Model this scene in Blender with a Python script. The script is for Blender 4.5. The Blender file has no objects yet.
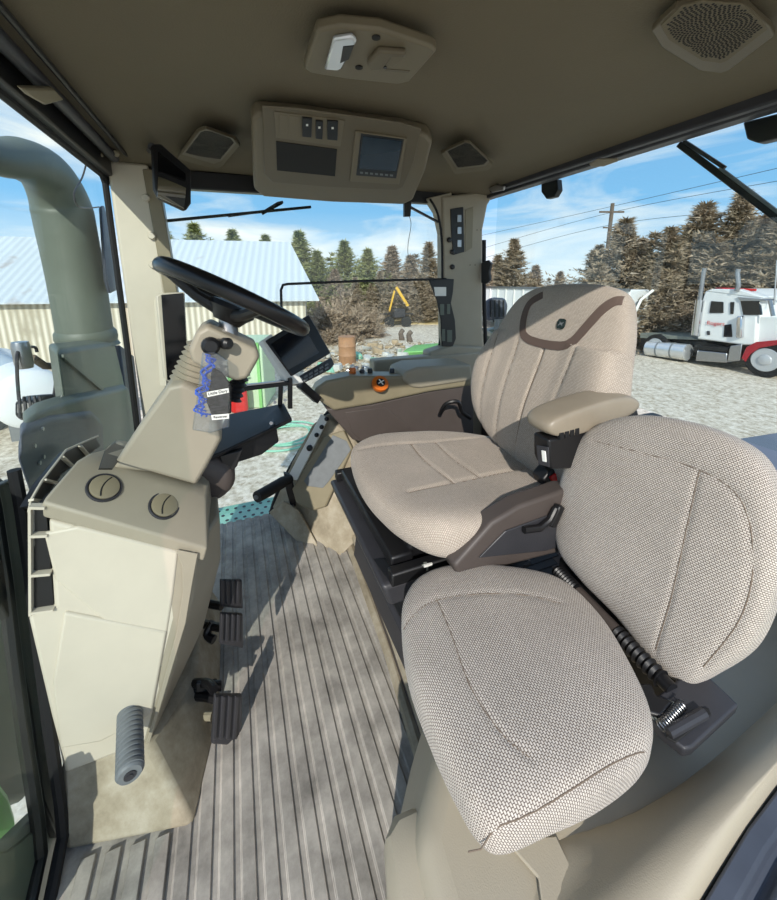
import bpy, bmesh, math, random
from mathutils import Vector as V3, Matrix
from math import radians as R, pi, sin, cos
random.seed(7)
C = bpy.context.scene.collection
sc = bpy.context.scene

# ---------------------------------------------------------------- camera, sky, sun, exposure
CAM = V3((0, 0, 1.15)); FPX = 380.0; CX = 388.5; CY = 360.0
cam_d = bpy.data.cameras.new('camera'); cam = bpy.data.objects.new('camera', cam_d); C.objects.link(cam)
cam.location = CAM
_a = R(-22); _p = R(12)
FW = V3((cos(_p)*cos(_a), cos(_p)*sin(_a), -sin(_p))); RT = V3((sin(_a), -cos(_a), 0)); UP = RT.cross(FW)
cam.rotation_euler = Matrix((RT, UP, -FW)).transposed().to_euler()
cam_d.sensor_fit = 'HORIZONTAL'; cam_d.sensor_width = 36; cam_d.lens = FPX/777*36
cam_d.shift_y = -(450-CY)/777; cam_d.clip_start = 0.01; cam_d.clip_end = 600
sc.camera = cam
sc.view_settings.view_transform = 'Standard'; sc.view_settings.look = 'None'
sc.view_settings.gamma = 1; sc.view_settings.use_curve_mapping = False
sc.view_settings.exposure = 0.35

w = bpy.data.worlds.new('world'); sc.world = w; w.use_nodes = True
nt = w.node_tree; nt.nodes.clear()
def wn(t, **k):
    n = nt.nodes.new(t)
    for a, b in k.items(): setattr(n, a, b)
    return n
tc = wn('ShaderNodeTexCoord'); sep = wn('ShaderNodeSeparateXYZ'); nt.links.new(tc.outputs['Generated'], sep.inputs[0])
ramp = wn('ShaderNodeValToRGB'); nt.links.new(sep.outputs['Z'], ramp.inputs[0])
e = ramp.color_ramp.elements
e[0].position = 0.0; e[0].color = (0.72, 0.84, 0.92, 1)
e[1].position = 0.62; e[1].color = (0.10, 0.27, 0.60, 1)
m_ = ramp.color_ramp.elements.new(0.16); m_.color = (0.24, 0.53, 0.86, 1)
mp = wn('ShaderNodeMapping'); nt.links.new(tc.outputs['Generated'], mp.inputs[0])
mp.inputs['Scale'].default_value = (1.2, 1.6, 7.0); mp.inputs['Rotation'].default_value = (0.12, 0.2, 0.3)
ns = wn('ShaderNodeTexNoise'); ns.inputs['Scale'].default_value = 1.7; ns.inputs['Detail'].default_value = 9; ns.inputs['Roughness'].default_value = 0.55
ns.inputs['Distortion'].default_value = 0.5
nt.links.new(mp.outputs[0], ns.inputs[0])
cr = wn('ShaderNodeValToRGB'); nt.links.new(ns.outputs['Fac'], cr.inputs[0])
cr.color_ramp.elements[0].position = 0.44; cr.color_ramp.elements[1].position = 0.68
mx = wn('ShaderNodeMix', data_type='RGBA'); nt.links.new(cr.outputs[0], mx.inputs[0]); nt.links.new(ramp.outputs[0], mx.inputs[6])
mx.inputs[7].default_value = (0.95, 0.95, 0.94, 1)
bg = wn('ShaderNodeBackground'); nt.links.new(mx.outputs[2], bg.inputs[0]); bg.inputs[1].default_value = 0.95
ow = wn('ShaderNodeOutputWorld'); nt.links.new(bg.outputs[0], ow.inputs[0])

sun_d = bpy.data.lights.new('sun', 'SUN'); sun_d.energy = 3.2; sun_d.angle = R(0.6); sun_d.color = (1.0, 0.95, 0.87)
sun = bpy.data.objects.new('sun', sun_d); C.objects.link(sun)
SD = V3((-0.80, 0.40, 0.52)).normalized()          # direction towards the sun
sun.rotation_euler = SD.to_track_quat('Z', 'Y').to_euler()

# ---------------------------------------------------------------- helpers
def ray(x, y): return FW + RT*((x-CX)/FPX) - UP*((y-CY)/FPX)
def at(x, y, X=None, Y=None, Z=None, d=None):
    r = ray(x, y)
    if X is not None: t = (X-CAM.x)/r.x
    elif Y is not None: t = (Y-CAM.y)/r.y
    elif Z is not None: t = (Z-CAM.z)/r.z
    else: t = d
    return CAM + r*t
class PL:                                            # a real plane in the cab that photo points are carried onto
    def __init__(s, p, n):
        s.p = V3(p); s.n = V3(n).normalized()
        if (CAM-s.p).dot(s.n) < 0: s.n = -s.n
    def at(s, x, y, off=0):
        p = s.p + s.n*off; r = ray(x, y)
        return CAM + r*((p-CAM).dot(s.n)/r.dot(s.n))
def PL3(a, b, c): return PL(a, (b-a).cross(c-a))

def mat(name, col, rough=0.6, metal=0.0, spec=0.5, noise=0.0, nscale=8, bump=0.0, bscale=200, emit=0, alpha=1, trans=0, coat=0, col2=None):
    m = bpy.data.materials.new(name); m.use_nodes = True
    N = m.node_tree; b = N.nodes['Principled BSDF']
    c = [((v/255.0+0.055)/1.055)**2.4 if v/255.0 > 0.04045 else v/255.0/12.92 for v in col]
    b.inputs['Base Color'].default_value = (*c, 1)
    b.inputs['Roughness'].default_value = rough; b.inputs['Metallic'].default_value = metal
    b.inputs['Specular IOR Level'].default_value = spec; b.inputs['Alpha'].default_value = alpha
    b.inputs['Transmission Weight'].default_value = trans; b.inputs['Coat Weight'].default_value = coat
    tcn = N.nodes.new('ShaderNodeTexCoord')
    if noise > 0:
        n1 = N.nodes.new('ShaderNodeTexNoise'); n1.inputs['Scale'].default_value = nscale; n1.inputs['Detail'].default_value = 6; n1.inputs['Roughness'].default_value = .62
        N.links.new(tcn.outputs['Object'], n1.inputs[0])
        rr = N.nodes.new('ShaderNodeValToRGB'); N.links.new(n1.outputs['Fac'], rr.inputs[0])
        rr.color_ramp.elements[0].position = .3; rr.color_ramp.elements[1].position = .7
        lo = [v*(1-noise) for v in c]
        hi = [min(1, v*(1+noise)) for v in c] if col2 is None else [(v/255.0)**2.2 for v in col2]
        rr.color_ramp.elements[0].color = (*lo, 1); rr.color_ramp.elements[1].color = (*hi, 1)
        N.links.new(rr.outputs[0], b.inputs['Base Color'])
    if bump > 0:
        n2 = N.nodes.new('ShaderNodeTexNoise'); n2.inputs['Scale'].default_value = bscale; n2.inputs['Detail'].default_value = 3
        N.links.new(tcn.outputs['Object'], n2.inputs[0])
        bp = N.nodes.new('ShaderNodeBump'); bp.inputs['Strength'].default_value = bump; bp.inputs['Distance'].default_value = .002
        N.links.new(n2.outputs['Fac'], bp.inputs['Height']); N.links.new(bp.outputs[0], b.inputs['Normal'])
    if emit: b.inputs['Emission Color'].default_value = (*c, 1); b.inputs['Emission Strength'].default_value = emit
    return m
M = {}
M['beige'] = mat('beige_plastic', (180, 170, 150), .5, noise=.05, nscale=5, bump=.15, bscale=500)
M['cream'] = mat('cream_plastic', (200, 192, 174), .5, noise=.06, nscale=4, bump=.12, bscale=500)
M['taupe'] = mat('taupe_plastic', (156, 148, 130), .5, noise=.06, nscale=6, bump=.15, bscale=500)
M['roofp'] = mat('roof_plastic', (110, 101, 82), .5, noise=.05, nscale=5, bump=.12, bscale=500)
M['roofd'] = mat('roof_plastic_dark', (98, 89, 71), .5, noise=.05, nscale=5, bump=.12, bscale=500)
M['column'] = mat('column_plastic', (154, 146, 129), .5, noise=.05, nscale=5, bump=.12, bscale=500)
M['olive'] = mat('olive_plastic', (136, 127, 104), .38, noise=.08, nscale=9, bump=.1, bscale=500)
M['brown'] = mat('brown_plastic', (78, 70, 66), .5, noise=.08, nscale=7, bump=.15, bscale=500)
M['head'] = mat('headliner', (104, 95, 76), .8, noise=.04, nscale=3, bump=.4, bscale=260)
M['black'] = mat('black_plastic', (22, 22, 24), .42, bump=.1, bscale=500)
M['rubber'] = mat('black_rubber', (16, 16, 18), .7)
M['gloss'] = mat('glossy_black', (12, 13, 15), .12)
M['screen'] = mat('screen_glass', (14, 18, 26), .08)
M['dark'] = mat('dark_grey_plastic', (52, 52, 56), .45, noise=.12, nscale=12, bump=.15, bscale=400)
M['blue_grey'] = mat('blue_grey_plastic', (66, 72, 84), .5, noise=.15, nscale=9)
M['metal'] = mat('bare_metal', (170, 170, 172), .3, 1, noise=.08, nscale=20)
M['rim'] = mat('polished_rim', (190, 192, 194), .4, .3)
M['chrome'] = mat('chrome', (215, 215, 218), .12, 1)
M['white'] = mat('white_paint', (225, 227, 226), .4, noise=.04, nscale=2)
M['red'] = mat('red_plastic', (196, 32, 30), .4)
M['label'] = mat('white_label', (232, 232, 225), .6)
M['ink'] = mat('dark_ink', (25, 25, 25), .8)
M['orange'] = mat('orange_plastic', (205, 105, 30), .4)
M['green'] = mat('green_paint', (84, 205, 56), .35)
M['stack'] = mat('grey_green_paint', (96, 104, 93), .5, noise=.10, nscale=5)
M['grime'] = mat('grey_door_plastic', (120, 124, 116), .6, noise=.12, nscale=7)
M['grip'] = mat('grey_rubber_grip', (112, 116, 118), .55, noise=.1, nscale=40)
def noise_mat(name, cols, scale, rough=.9, detail=8, bump=.5, dist=.02, spec=.2, pos=None):
    m = bpy.data.materials.new(name); m.use_nodes = True; N = m.node_tree; b = N.nodes['Principled BSDF']
    t = N.nodes.new('ShaderNodeTexCoord'); n = N.nodes.new('ShaderNodeTexNoise'); n.inputs['Scale'].default_value = scale
    n.inputs['Detail'].default_value = detail; n.inputs['Roughness'].default_value = .7
    N.links.new(t.outputs['Object'], n.inputs[0]); r = N.nodes.new('ShaderNodeValToRGB'); N.links.new(n.outputs['Fac'], r.inputs[0])
    k = len(cols)
    while len(r.color_ramp.elements) < k: r.color_ramp.elements.new(.5)
    for i, c in enumerate(cols):
        r.color_ramp.elements[i].position = (pos[i] if pos else .3+.4*i/(k-1))
        r.color_ramp.elements[i].color = (*[(v/255)**2.2 for v in c], 1)
    N.links.new(r.outputs[0], b.inputs['Base Color']); b.inputs['Roughness'].default_value = rough; b.inputs['Specular IOR Level'].default_value = spec
    bp = N.nodes.new('ShaderNodeBump'); bp.inputs['Strength'].default_value = bump; bp.inputs['Distance'].default_value = dist
    N.links.new(n.outputs['Fac'], bp.inputs['Height']); N.links.new(bp.outputs[0], b.inputs['Normal'])
    return m
M['gravel'] = noise_mat('gravel', [(160, 146, 124), (212, 200, 180), (240, 230, 214)], 9, bump=.6, dist=.03, pos=[.33, .5, .64])
M['mat_floor'] = noise_mat('worn_rubber_mat', [(122, 118, 112), (160, 155, 147), (196, 190, 180)], 7, rough=.62, bump=.25, dist=.004, pos=[.32, .5, .7])
M['dust'] = noise_mat('dusty_plastic', [(128, 118, 100), (160, 150, 130), (190, 182, 165)], 9, rough=.7, bump=.15, dist=.003, pos=[.3, .5, .75])
M['foliage'] = noise_mat('cedar_foliage', [(118, 108, 86), (158, 142, 120), (192, 176, 156)], 1.4, rough=.9, bump=0)
M['foliage2'] = noise_mat('green_foliage', [(108, 118, 72), (146, 150, 100), (170, 166, 124)], 1.2, rough=.9, bump=0)
M['foliage3'] = noise_mat('brown_brush', [(120, 106, 88), (164, 146, 126), (198, 180, 160)], 2.4, rough=.9, bump=0)
M['bark'] = mat('bark', (104, 92, 80), .9, noise=.2, nscale=5)
M['drygrass'] = noise_mat('dry_grass', [(150, 128, 90), (190, 168, 122), (205, 190, 150)], 2, bump=.3)

def fabric(name, base, dark, cell=.0068, rough=.9, off=.5):
    m = bpy.data.materials.new(name); m.use_nodes = True; N = m.node_tree; b = N.nodes['Principled BSDF']
    uv = N.nodes.new('ShaderNodeUVMap'); uv.uv_map = 'UVMap'
    br = N.nodes.new('ShaderNodeTexBrick'); N.links.new(uv.outputs[0], br.inputs[0])
    br.inputs['Scale'].default_value = 1.0; br.inputs['Brick Width'].default_value = cell; br.inputs['Row Height'].default_value = cell*.72
    br.inputs['Mortar Size'].default_value = cell*.13; br.inputs['Mortar Smooth'].default_value = .6; br.offset = off
    cv = lambda c: (*[(v/255)**2.2 for v in c], 1)
    br.inputs['Color1'].default_value = cv(base); br.inputs['Color2'].default_value = cv([v*.93 for v in base]); br.inputs['Mortar'].default_value = cv(dark)
    t = N.nodes.new('ShaderNodeTexCoord'); n = N.nodes.new('ShaderNodeTexNoise'); n.inputs['Scale'].default_value = 7; n.inputs['Detail'].default_value = 4
    N.links.new(t.outputs['Object'], n.inputs[0])
    mp = N.nodes.new('ShaderNodeMapRange'); N.links.new(n.outputs['Fac'], mp.inputs[0]); mp.inputs[1].default_value = .3; mp.inputs[2].default_value = .7; mp.inputs[3].default_value = .9; mp.inputs[4].default_value = 1.06
    mu = N.nodes.new('ShaderNodeVectorMath'); mu.operation = 'SCALE'; N.links.new(br.outputs[0], mu.inputs[0]); N.links.new(mp.outputs[0], mu.inputs['Scale'])
    N.links.new(mu.outputs[0], b.inputs['Base Color'])
    b.inputs['Roughness'].default_value = rough; b.inputs['Specular IOR Level'].default_value = .15; b.inputs['Sheen Weight'].default_value = .15
    bp = N.nodes.new('ShaderNodeBump'); bp.inputs['Strength'].default_value = .5; bp.inputs['Distance'].default_value = .0015; bp.invert = True
    N.links.new(br.outputs['Fac'], bp.inputs['Height']); N.links.new(bp.outputs[0], b.inputs['Normal'])
    return m
M['weave'] = fabric('woven_seat_fabric', (212, 203, 192), (96, 84, 76), cell=.0052)
M['weave2'] = fabric('fine_seat_fabric', (202, 190, 176), (140, 126, 113), cell=.0052)
M['seat_brown'] = mat('brown_trim_fabric', (96, 80, 72), .85, bump=.4, bscale=600)
M['seam'] = mat('seam_thread', (120, 106, 92), .9)
def glass_mat(name, tint, a):
    m = bpy.data.materials.new(name); m.use_nodes = True; N = m.node_tree; N.nodes.clear()
    o = N.nodes.new('ShaderNodeOutputMaterial'); t = N.nodes.new('ShaderNodeBsdfTransparent'); g = N.nodes.new('ShaderNodeBsdfGlossy'); mi = N.nodes.new('ShaderNodeMixShader')
    t.inputs[0].default_value = (*tint, 1); g.inputs['Roughness'].default_value = .02; mi.inputs[0].default_value = a
    N.links.new(t.outputs[0], mi.inputs[1]); N.links.new(g.outputs[0], mi.inputs[2]); N.links.new(mi.outputs[0], o.inputs[0])
    return m
M['glass'] = glass_mat('window_glass', (.93, .97, .96), .035)
M['bag'] = glass_mat('clear_plastic_bag', (.86, .90, .94), .14)

class MB:
    def __init__(s): s.v = []; s.f = []; s.uv = {}
    def add(s, vs, fs):
        o = len(s.v); s.v += [V3(p) for p in vs]; s.f += [tuple(i+o for i in f) for f in fs]; return s
    def loft(s, rings, cap=True, closed=True):
        n = len(rings[0]); vs = [p for r in rings for p in r]; fs = []
        for i in range(len(rings)-1):
            for j in range(n if closed else n-1):
                k = (j+1) % n; fs.append((i*n+j, i*n+k, (i+1)*n+k, (i+1)*n+j))
        if cap: fs.append(tuple(range(n-1, -1, -1))); fs.append(tuple((len(rings)-1)*n+j for j in range(n)))
        return s.add(vs, fs)
    def prism(s, pts, vec):
        pts = [V3(p) for p in pts]; vec = V3(vec)
        return s.loft([pts, [p+vec for p in pts]])
    def on(s, pxs, pl, off=0, th=.005):
        a = [pl.at(x, y, off) for x, y in pxs]
        return s.prism(a, pl.n*th)
    def box(s, c, sz, rot=None):
        x, y, z = [q/2 for q in sz]; M3 = rot.to_3x3() if rot else Matrix.Identity(3); c = V3(c)
        lo = [c+M3@V3(p) for p in ((-x, -y, -z), (x, -y, -z), (x, y, -z), (-x, y, -z))]; up = [c+M3@V3(p) for p in ((-x, -y, z), (x, -y, z), (x, y, z), (-x, y, z))]
        return s.loft([lo, up])
    def bar(s, a, b, w, h, up=(0, 0, 1)):
        a = V3(a); b = V3(b); d = (b-a).normalized(); u = V3(up); u = (u-d*u.dot(d)).normalized(); r = d.cross(u)
        q = lambda p: [p+r*(w/2)*i+u*(h/2)*j for i, j in ((-1, -1), (1, -1), (1, 1), (-1, 1))]
        return s.loft([q(a), q(b)])
    def tube(s, pts, r, n=10, closed=False, cap=True):
        pts = [V3(p) for p in pts]; rs = r if isinstance(r, list) else [r]*len(pts); rings = []; nrm = None; K = len(pts)
        for i, p in enumerate(pts):
            if closed: d = (pts[(i+1) % K]-pts[i-1]).normalized()
            else: d = (pts[min(i+1, K-1)]-pts[max(i-1, 0)]).normalized()
            if nrm is None:
                nrm = d.orthogonal().normalized()
            nrm = (nrm-d*nrm.dot(d)).normalized(); bi = d.cross(nrm)
            rings.append([p+(nrm*cos(2*pi*k/n)+bi*sin(2*pi*k/n))*rs[i] for k in range(n)])
        if closed:
            o = len(s.v); s.v += [q for rg in rings for q in rg]
            for i in range(K):
                i2 = (i+1) % K; sh = 0
                if i2 == 0:
                    sh = min(range(n), key=lambda t: (rings[0][t]-rings[-1][0]).length)
                for j in range(n):
                    k = (j+1) % n
                    s.f.append((o+i*n+j, o+i*n+k, o+i2*n+(k+sh) % n, o+i2*n+(j+sh) % n))
            return s
        return s.loft(rings, cap)
    def lathe(s, prof, o, ax=(0, 0, 1), n=28, cap=True):
        o = V3(o); ax = V3(ax).normalized(); u = ax.orthogonal().normalized(); v = ax.cross(u)
        return s.loft([[o+ax*h+(u*cos(2*pi*k/n)+v*sin(2*pi*k/n))*r for k in range(n)] for r, h in prof], cap)
    def cyl(s, a, b, r, n=20):
        a = V3(a); b = V3(b); return s.lathe([(r, 0), (r, (b-a).length)], a, b-a, n)
    def build(s, name, m, parent=None, bevel=0, seg=2, smooth=True, ang=35, sub=0, label=None):
        me = bpy.data.meshes.new(name); off = V3((0, 0, 0)); p = parent
        while p is not None: off += p.location; p = p.parent
        me.from_pydata([v-off for v in s.v], [], s.f); me.update()
        bm = bmesh.new(); bm.from_mesh(me); bmesh.ops.recalc_face_normals(bm, faces=bm.faces); bm.to_mesh(me); bm.free()
        o = bpy.data.objects.new(name, me); C.objects.link(o); me.materials.append(M[m] if isinstance(m, str) else m)
        if smooth:
            me.shade_smooth(); me.set_sharp_from_angle(angle=R(ang))
        if parent: o.parent = parent
        if bevel:
            bv = o.modifiers.new('bevel', 'BEVEL'); bv.width = bevel; bv.segments = seg; bv.limit_method = 'ANGLE'; bv.angle_limit = R(30); bv.use_clamp_overlap = True
        if sub:
            sb = o.modifiers.new('sub', 'SUBSURF'); sb.levels = sub; sb.render_levels = sub
        if label: o['label'] = label
        return o
def thing(name, label, cat, loc=(0, 0, 0), group=None):
    o = bpy.data.objects.new(name, None); C.objects.link(o); o.location = V3(loc); o['label'] = label; o['category'] = cat; o.empty_display_size = .05
    if group: o['group'] = group
    return o
def tag(o, label, cat, group=None):
    o['label'] = label; o['category'] = cat
    if group: o['group'] = group
    return o
def struct(o): o['kind'] = 'structure'; return o
def spl(pts, n=8, closed=False):
    P = [V3(p if len(p) == 3 else (p[0], p[1], 0)) for p in pts]; out = []; K = len(P)
    for i in range(K if closed else K-1):
        if closed: a, b, c, d = P[i-1], P[i], P[(i+1) % K], P[(i+2) % K]
        else: a, b, c, d = P[max(i-1, 0)], P[i], P[i+1], P[min(i+2, K-1)]
        for j in range(n):
            t = j/n
            out.append(.5*((2*b)+(c-a)*t+(2*a-5*b+4*c-d)*t*t+(3*b-a-3*c+d)*t**3))
    if not closed: out.append(P[-1])
    return out
def rrect(cx, cy, w, h, r, n=5):
    o = []
    for sx, sy, a0 in ((1, 1, 0), (-1, 1, 90), (-1, -1, 180), (1, -1, 270)):
        for k in range(n+1):
            a = R(a0+90*k/n); o.append((cx+sx*(w/2-r)+r*cos(a), cy+sy*(h/2-r)+r*sin(a)))
    return o
def text(body, pl_p, ux, uy, size, m, parent=None, name='lettering', ext=.0004):
    cu = bpy.data.curves.new(name, 'FONT'); cu.body = body; cu.size = size; cu.align_x = 'CENTER'; cu.align_y = 'CENTER'; cu.extrude = ext
    t = bpy.data.objects.new(name, cu); C.objects.link(t)
    me = bpy.data.meshes.new_from_object(t, depsgraph=bpy.context.evaluated_depsgraph_get())
    bpy.data.objects.remove(t)
    ux = V3(ux).normalized(); uy = V3(uy); uy = (uy-ux*uy.dot(ux)).normalized(); uz = ux.cross(uy); p = V3(pl_p); q = parent; off = V3((0, 0, 0))
    while q is not None: off += q.location; q = q.parent
    me.transform(Matrix.Translation(p-off) @ Matrix((ux, uy, uz)).transposed().to_4x4())
    me.materials.clear(); me.materials.append(M[m]); o = bpy.data.objects.new(name, me); C.objects.link(o)
    if parent: o.parent = parent
    return o

# a padded cushion: closed outline in (u,v), domed both ways, with stitched grooves on its face
class Cushion:
    def __init__(s, out, O, U, Vv, top, bot, p=4.0, seams=(), hf=None, N=240, gd=.006, gw=.0055):
        s.O = V3(O); s.U = V3(U).normalized(); s.V = V3(Vv); s.V = (s.V-s.U*s.V.dot(s.U)).normalized(); s.W = s.U.cross(s.V)
        s.out = spl(out, max(2, N//len(out)), True); s.c = sum(s.out, V3((0, 0, 0)))/len(s.out)
        s.top = top; s.bot = bot; s.p = p; s.seams = [spl(q, 6) for q in seams]; s.hf = hf; s.gd = gd; s.gw = gw
    def frac(s, q):
        d = q-s.c; a = math.atan2(d.y, d.x); best = 1e9; r = 1
        for o in s.out:
            e = o-s.c; da = abs((math.atan2(e.y, e.x)-a+pi) % (2*pi)-pi)
            if da < best: best = da; r = e.length
        return min(d.length/r, 1)
    def h(s, q, f, groove=True):
        k = max(0, 1-f**s.p)**(1/s.p); z = s.top*k
        if s.hf: z += s.hf(q.x, q.y)*k
        if groove and s.seams:
            m = 1e9
            for sm in s.seams:
                for i in range(len(sm)-1):
                    a = sm[i]; b = sm[i+1]; ab = b-a; t = max(0, min(1, (q-a).dot(ab)/max(1e-9, ab.length_squared))); m = min(m, (q-a-ab*t).length)
            z -= s.gd*math.exp(-(m/s.gw)**2)*min(1, k*1.5)
        return z
    def P(s, u, v, z): return s.O+s.U*u+s.V*v+s.W*z
    def uvpx(s, x, y, off=0):
        r = ray(x, y); p = s.O+s.W*(s.top+off); q = CAM+r*((p-CAM).dot(s.W)/r.dot(s.W))-s.O
        return (q.dot(s.U), q.dot(s.V))
    def mesh(s, name, m, parent, step=.028):
        fr = []; f = 0
        while f < .86: fr.append(f); f += step
        fr += [.88, .905, .93, .95, .965, .978, .988, .995, .999, 1]
        n = len(s.out); vs = []; fs = []; uvs = []
        def pt(o, f, sgn):
            q = s.c+(o-s.c)*f
            z = s.h(q, f) if sgn > 0 else -s.bot*max(0, 1-f**3)**(1/3); kk = max(0, 1-f**s.p)**(1/s.p)
            vs.append(s.P(q.x, q.y, z)); ex = s.top*(1-kk) if sgn > 0 else s.top+abs(z); d = (o-s.c).normalized()
            uvs.append((q.x+d.x*ex, q.y+d.y*ex))
        pt(s.c, 0, 1)
        for f in fr[1:]:
            for o in s.out: pt(o, f, 1)
        back = fr[1:-1][::-1][::2]
        for f in back:
            for o in s.out: pt(o, f, -1)
        pt(s.c, 0, -1)
        nr = len(fr)-1+len(back)
        for j in range(n): fs.append((0, 1+j, 1+(j+1) % n))
        for i in range(nr-1):
            for j in range(n):
                k = (j+1) % n; fs.append((1+i*n+j, 1+(i+1)*n+j, 1+(i+1)*n+k, 1+i*n+k))
        L = len(vs)-1
        for j in range(n): fs.append((1+(nr-1)*n+j, L, 1+(nr-1)*n+(j+1) % n))
        me = bpy.data.meshes.new(name); off = V3((0, 0, 0)); p = parent
        while p is not None: off += p.location; p = p.parent
        me.from_pydata([q-off for q in vs], [], fs); me.update()
        ul = me.uv_layers.new(name='UVMap')
        for lp in me.loops: ul.data[lp.index].uv = uvs[lp.vertex_index]
        me.shade_smooth(); me.materials.append(M[m]); o = bpy.data.objects.new(name, me); C.objects.link(o); o.parent = parent
        return o
    def onface(s, u, v, lift=0):
        q = V3((u, v, 0)); return s.P(u, v, s.h(q, s.frac(q), False)+lift)
    def seam(s, pts, parent, m='seam', r=.0014, name='seam'):
        q = spl(pts, 6); a = []
        for t in q:
            f = s.frac(t); a.append(s.P(t.x, t.y, s.h(t, f)+.0004))
        return MB().tube(a, r, 6).build(name, m, parent)
    def strip(s, name, pts, wd, m, parent, lift=.0025):
        q = spl(pts, 8); rows = []
        for i, t in enumerate(q):
            d = (q[min(i+1, len(q)-1)]-q[max(i-1, 0)]).normalized(); nn = V3((-d.y, d.x, 0))
            rows.append([s.onface((t+nn*wd*k).x, (t+nn*wd*k).y, l) for k, l in ((-.5, -.004), (-.5, lift), (-.25, lift), (0, lift), (.25, lift), (.5, lift), (.5, -.004))])
        return MB().loft(rows, cap=True, closed=True).build(name, m, parent)

# ================================================================ THE CAB SHELL
XR = 1.84; YF = 0.41; YB = -1.305; ZC = 1.62; GZ = -1.6
# ground
g = MB(); g.add([(-60, -120, GZ), (140, -120, GZ), (140, 120, GZ), (-60, 120, GZ)], [(0, 1, 2, 3)])
struct(g.build('ground', 'gravel', smooth=False))
# rubber floor mat with raised slats running across the cab
fl = MB(); prof = []
y = YF; prof.append((YF, 0.0)); yy = .20
edge_z = 0
prof.append((yy, 0))
while yy > -.34:
    prof += [(yy-.002, 0), (yy-.004, .006), (yy-.029, .006), (yy-.031, .0)]; yy -= .0415
prof.append((-.5, 0)); prof.append((-1.3, 0)); prof.append((-1.3, -.04)); prof.append((YF, -.04))
fl.loft([[(.40, a, b) for a, b in prof], [(1.80, a, b) for a, b in prof]])
struct(fl.build('floor', 'mat_floor', bevel=.0012, seg=1, ang=20))
for k in range(4):                                   # short slats set into the mat at its front corner
    yv = .225+k*.045
    s_ = MB().box((.56, yv, .004), (.30+.015*k, .028, .008)); struct(s_.build('floor', 'mat_floor', bevel=.002))
# headliner
hl = MB()
x0, x1, y0, y1 = .10, 1.72, YB+.10, YF-.06
ring = lambda i, z: spl([(x0-.0+i, y0+i, z), ((x0+x1)/2, y0+i, z), (x1-i, y0+i, z), (x1-i, (y0+y1)/2, z), (x1-i, y1-i, z), ((x0+x1)/2, y1-i, z), (x0+i, y1-i, z), (x0+i, (y0+y1)/2, z)], 1, True)
rr = lambda xa, xb, ya, yb, z, r: [(p[0], p[1], z) for p in rrect((xa+xb)/2, (ya+yb)/2, xb-xa, yb-ya, r, 8)]
hl.loft([rr(.08, 1.86, YB-.05, YF+.05, 1.70, .10), rr(.08, 1.84, YB-.03, YF+.0, 1.575, .10), rr(.10, 1.78, YB+.04, YF-.05, 1.585, .10), rr(.14, 1.70, YB+.10, YF-.10, 1.615, .16), rr(.22, 1.6, YB+.2, YF-.18, 1.628, .2)], cap=True)
struct(hl.build('ceiling', 'head', ang=60))
# black roof-rail headers above the three windows
def rail(name, a, b, w, h, m='black', bev=.006): return struct(MB().bar(a, b, w, h).build(name, m, bevel=bev))
rail('trim_1', (0.2, YF-.005, 1.555), (XR, YF-.005, 1.555), .05, .06)
rail('trim_2', (XR, YF, 1.535), (XR, YB+.1, 1.565), .05, .07)
rail('trim_3', (-.05, YB+.005, 1.60), (XR, YB+.005, 1.60), .05, .07, 'dark')
rail('trim_4', (-.05, YB+.045, 1.585), (XR-.12, YB+.045, 1.60), .03, .045, 'dark')
# front right corner post, cream, with a dark outer strip
pA = [at(108, 172, Y=YF-.005), at(160, 176, X=1.80), at(188, 430, X=1.80), at(143, 440, Y=YF-.005)]
pA = [V3((1.80, .385, 1.56)), V3((1.80, .22, 1.56)), V3((1.80, .215, .40)), V3((1.80, .385, .40))]
struct(MB().prism([(1.80, .395, 1.58), (1.80, .262, 1.58), (1.80, .238, -.02), (1.80, .395, -.02)], (.05, 0, 0)).build('trim_5', 'cream', bevel=.012, seg=3))
struct(MB().prism([(1.796, .282, 1.56), (1.796, .232, 1.56), (1.796, .200, .85), (1.796, .246, .85)], (.06, 0, 0)).build('trim_6', 'olive', bevel=.004))
for k, (a, b) in enumerate([(146, 198), (152, 236), (153, 265)]):
    p = at(a, b, X=1.795); tag(MB().lathe([(.014, 0), (.014, .006), (.011, .012), (.004, .012)], p+V3((0, 0, 0)), (-1, 0, 0), 16).build('bolt_cap', 'cream', smooth=True), ['cream round bolt cap on the front corner post, topmost, level with the mirror', 'cream round bolt cap on the front corner post, middle of three', 'cream round bolt cap on the front corner post beside the steering wheel rim'][k], 'bolt cap', 'bolt caps on the front corner post')
# windshield gasket (black) : down the corner, along the bottom and up the console
gk = MB(); gk.tube([(0.9, YF, 1.525), (1.79, YF, 1.525), (1.815, YF, 1.50), (1.79, YF, .9), (1.75, YF, .40)], .011, 8)
struct(gk.build('trim_7', 'rubber'))
G2 = [at(14, 470, Y=YF), at(20, 500, Y=YF), at(30, 570, Y=YF), at(38, 640, Y=YF), at(48, 720, Y=YF), at(60, 800, Y=YF), at(63, 835, Y=YF), at(58, 860, Y=YF), at(50, 900, Y=YF), at(44, 960, Y=YF)]
struct(MB().tube(G2, .011, 8).build('trim_8', 'rubber'))
struct(MB().tube([p+V3((-.018, .03, 0)) for p in G2], .012, 8).build('trim_9', 'black'))
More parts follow.
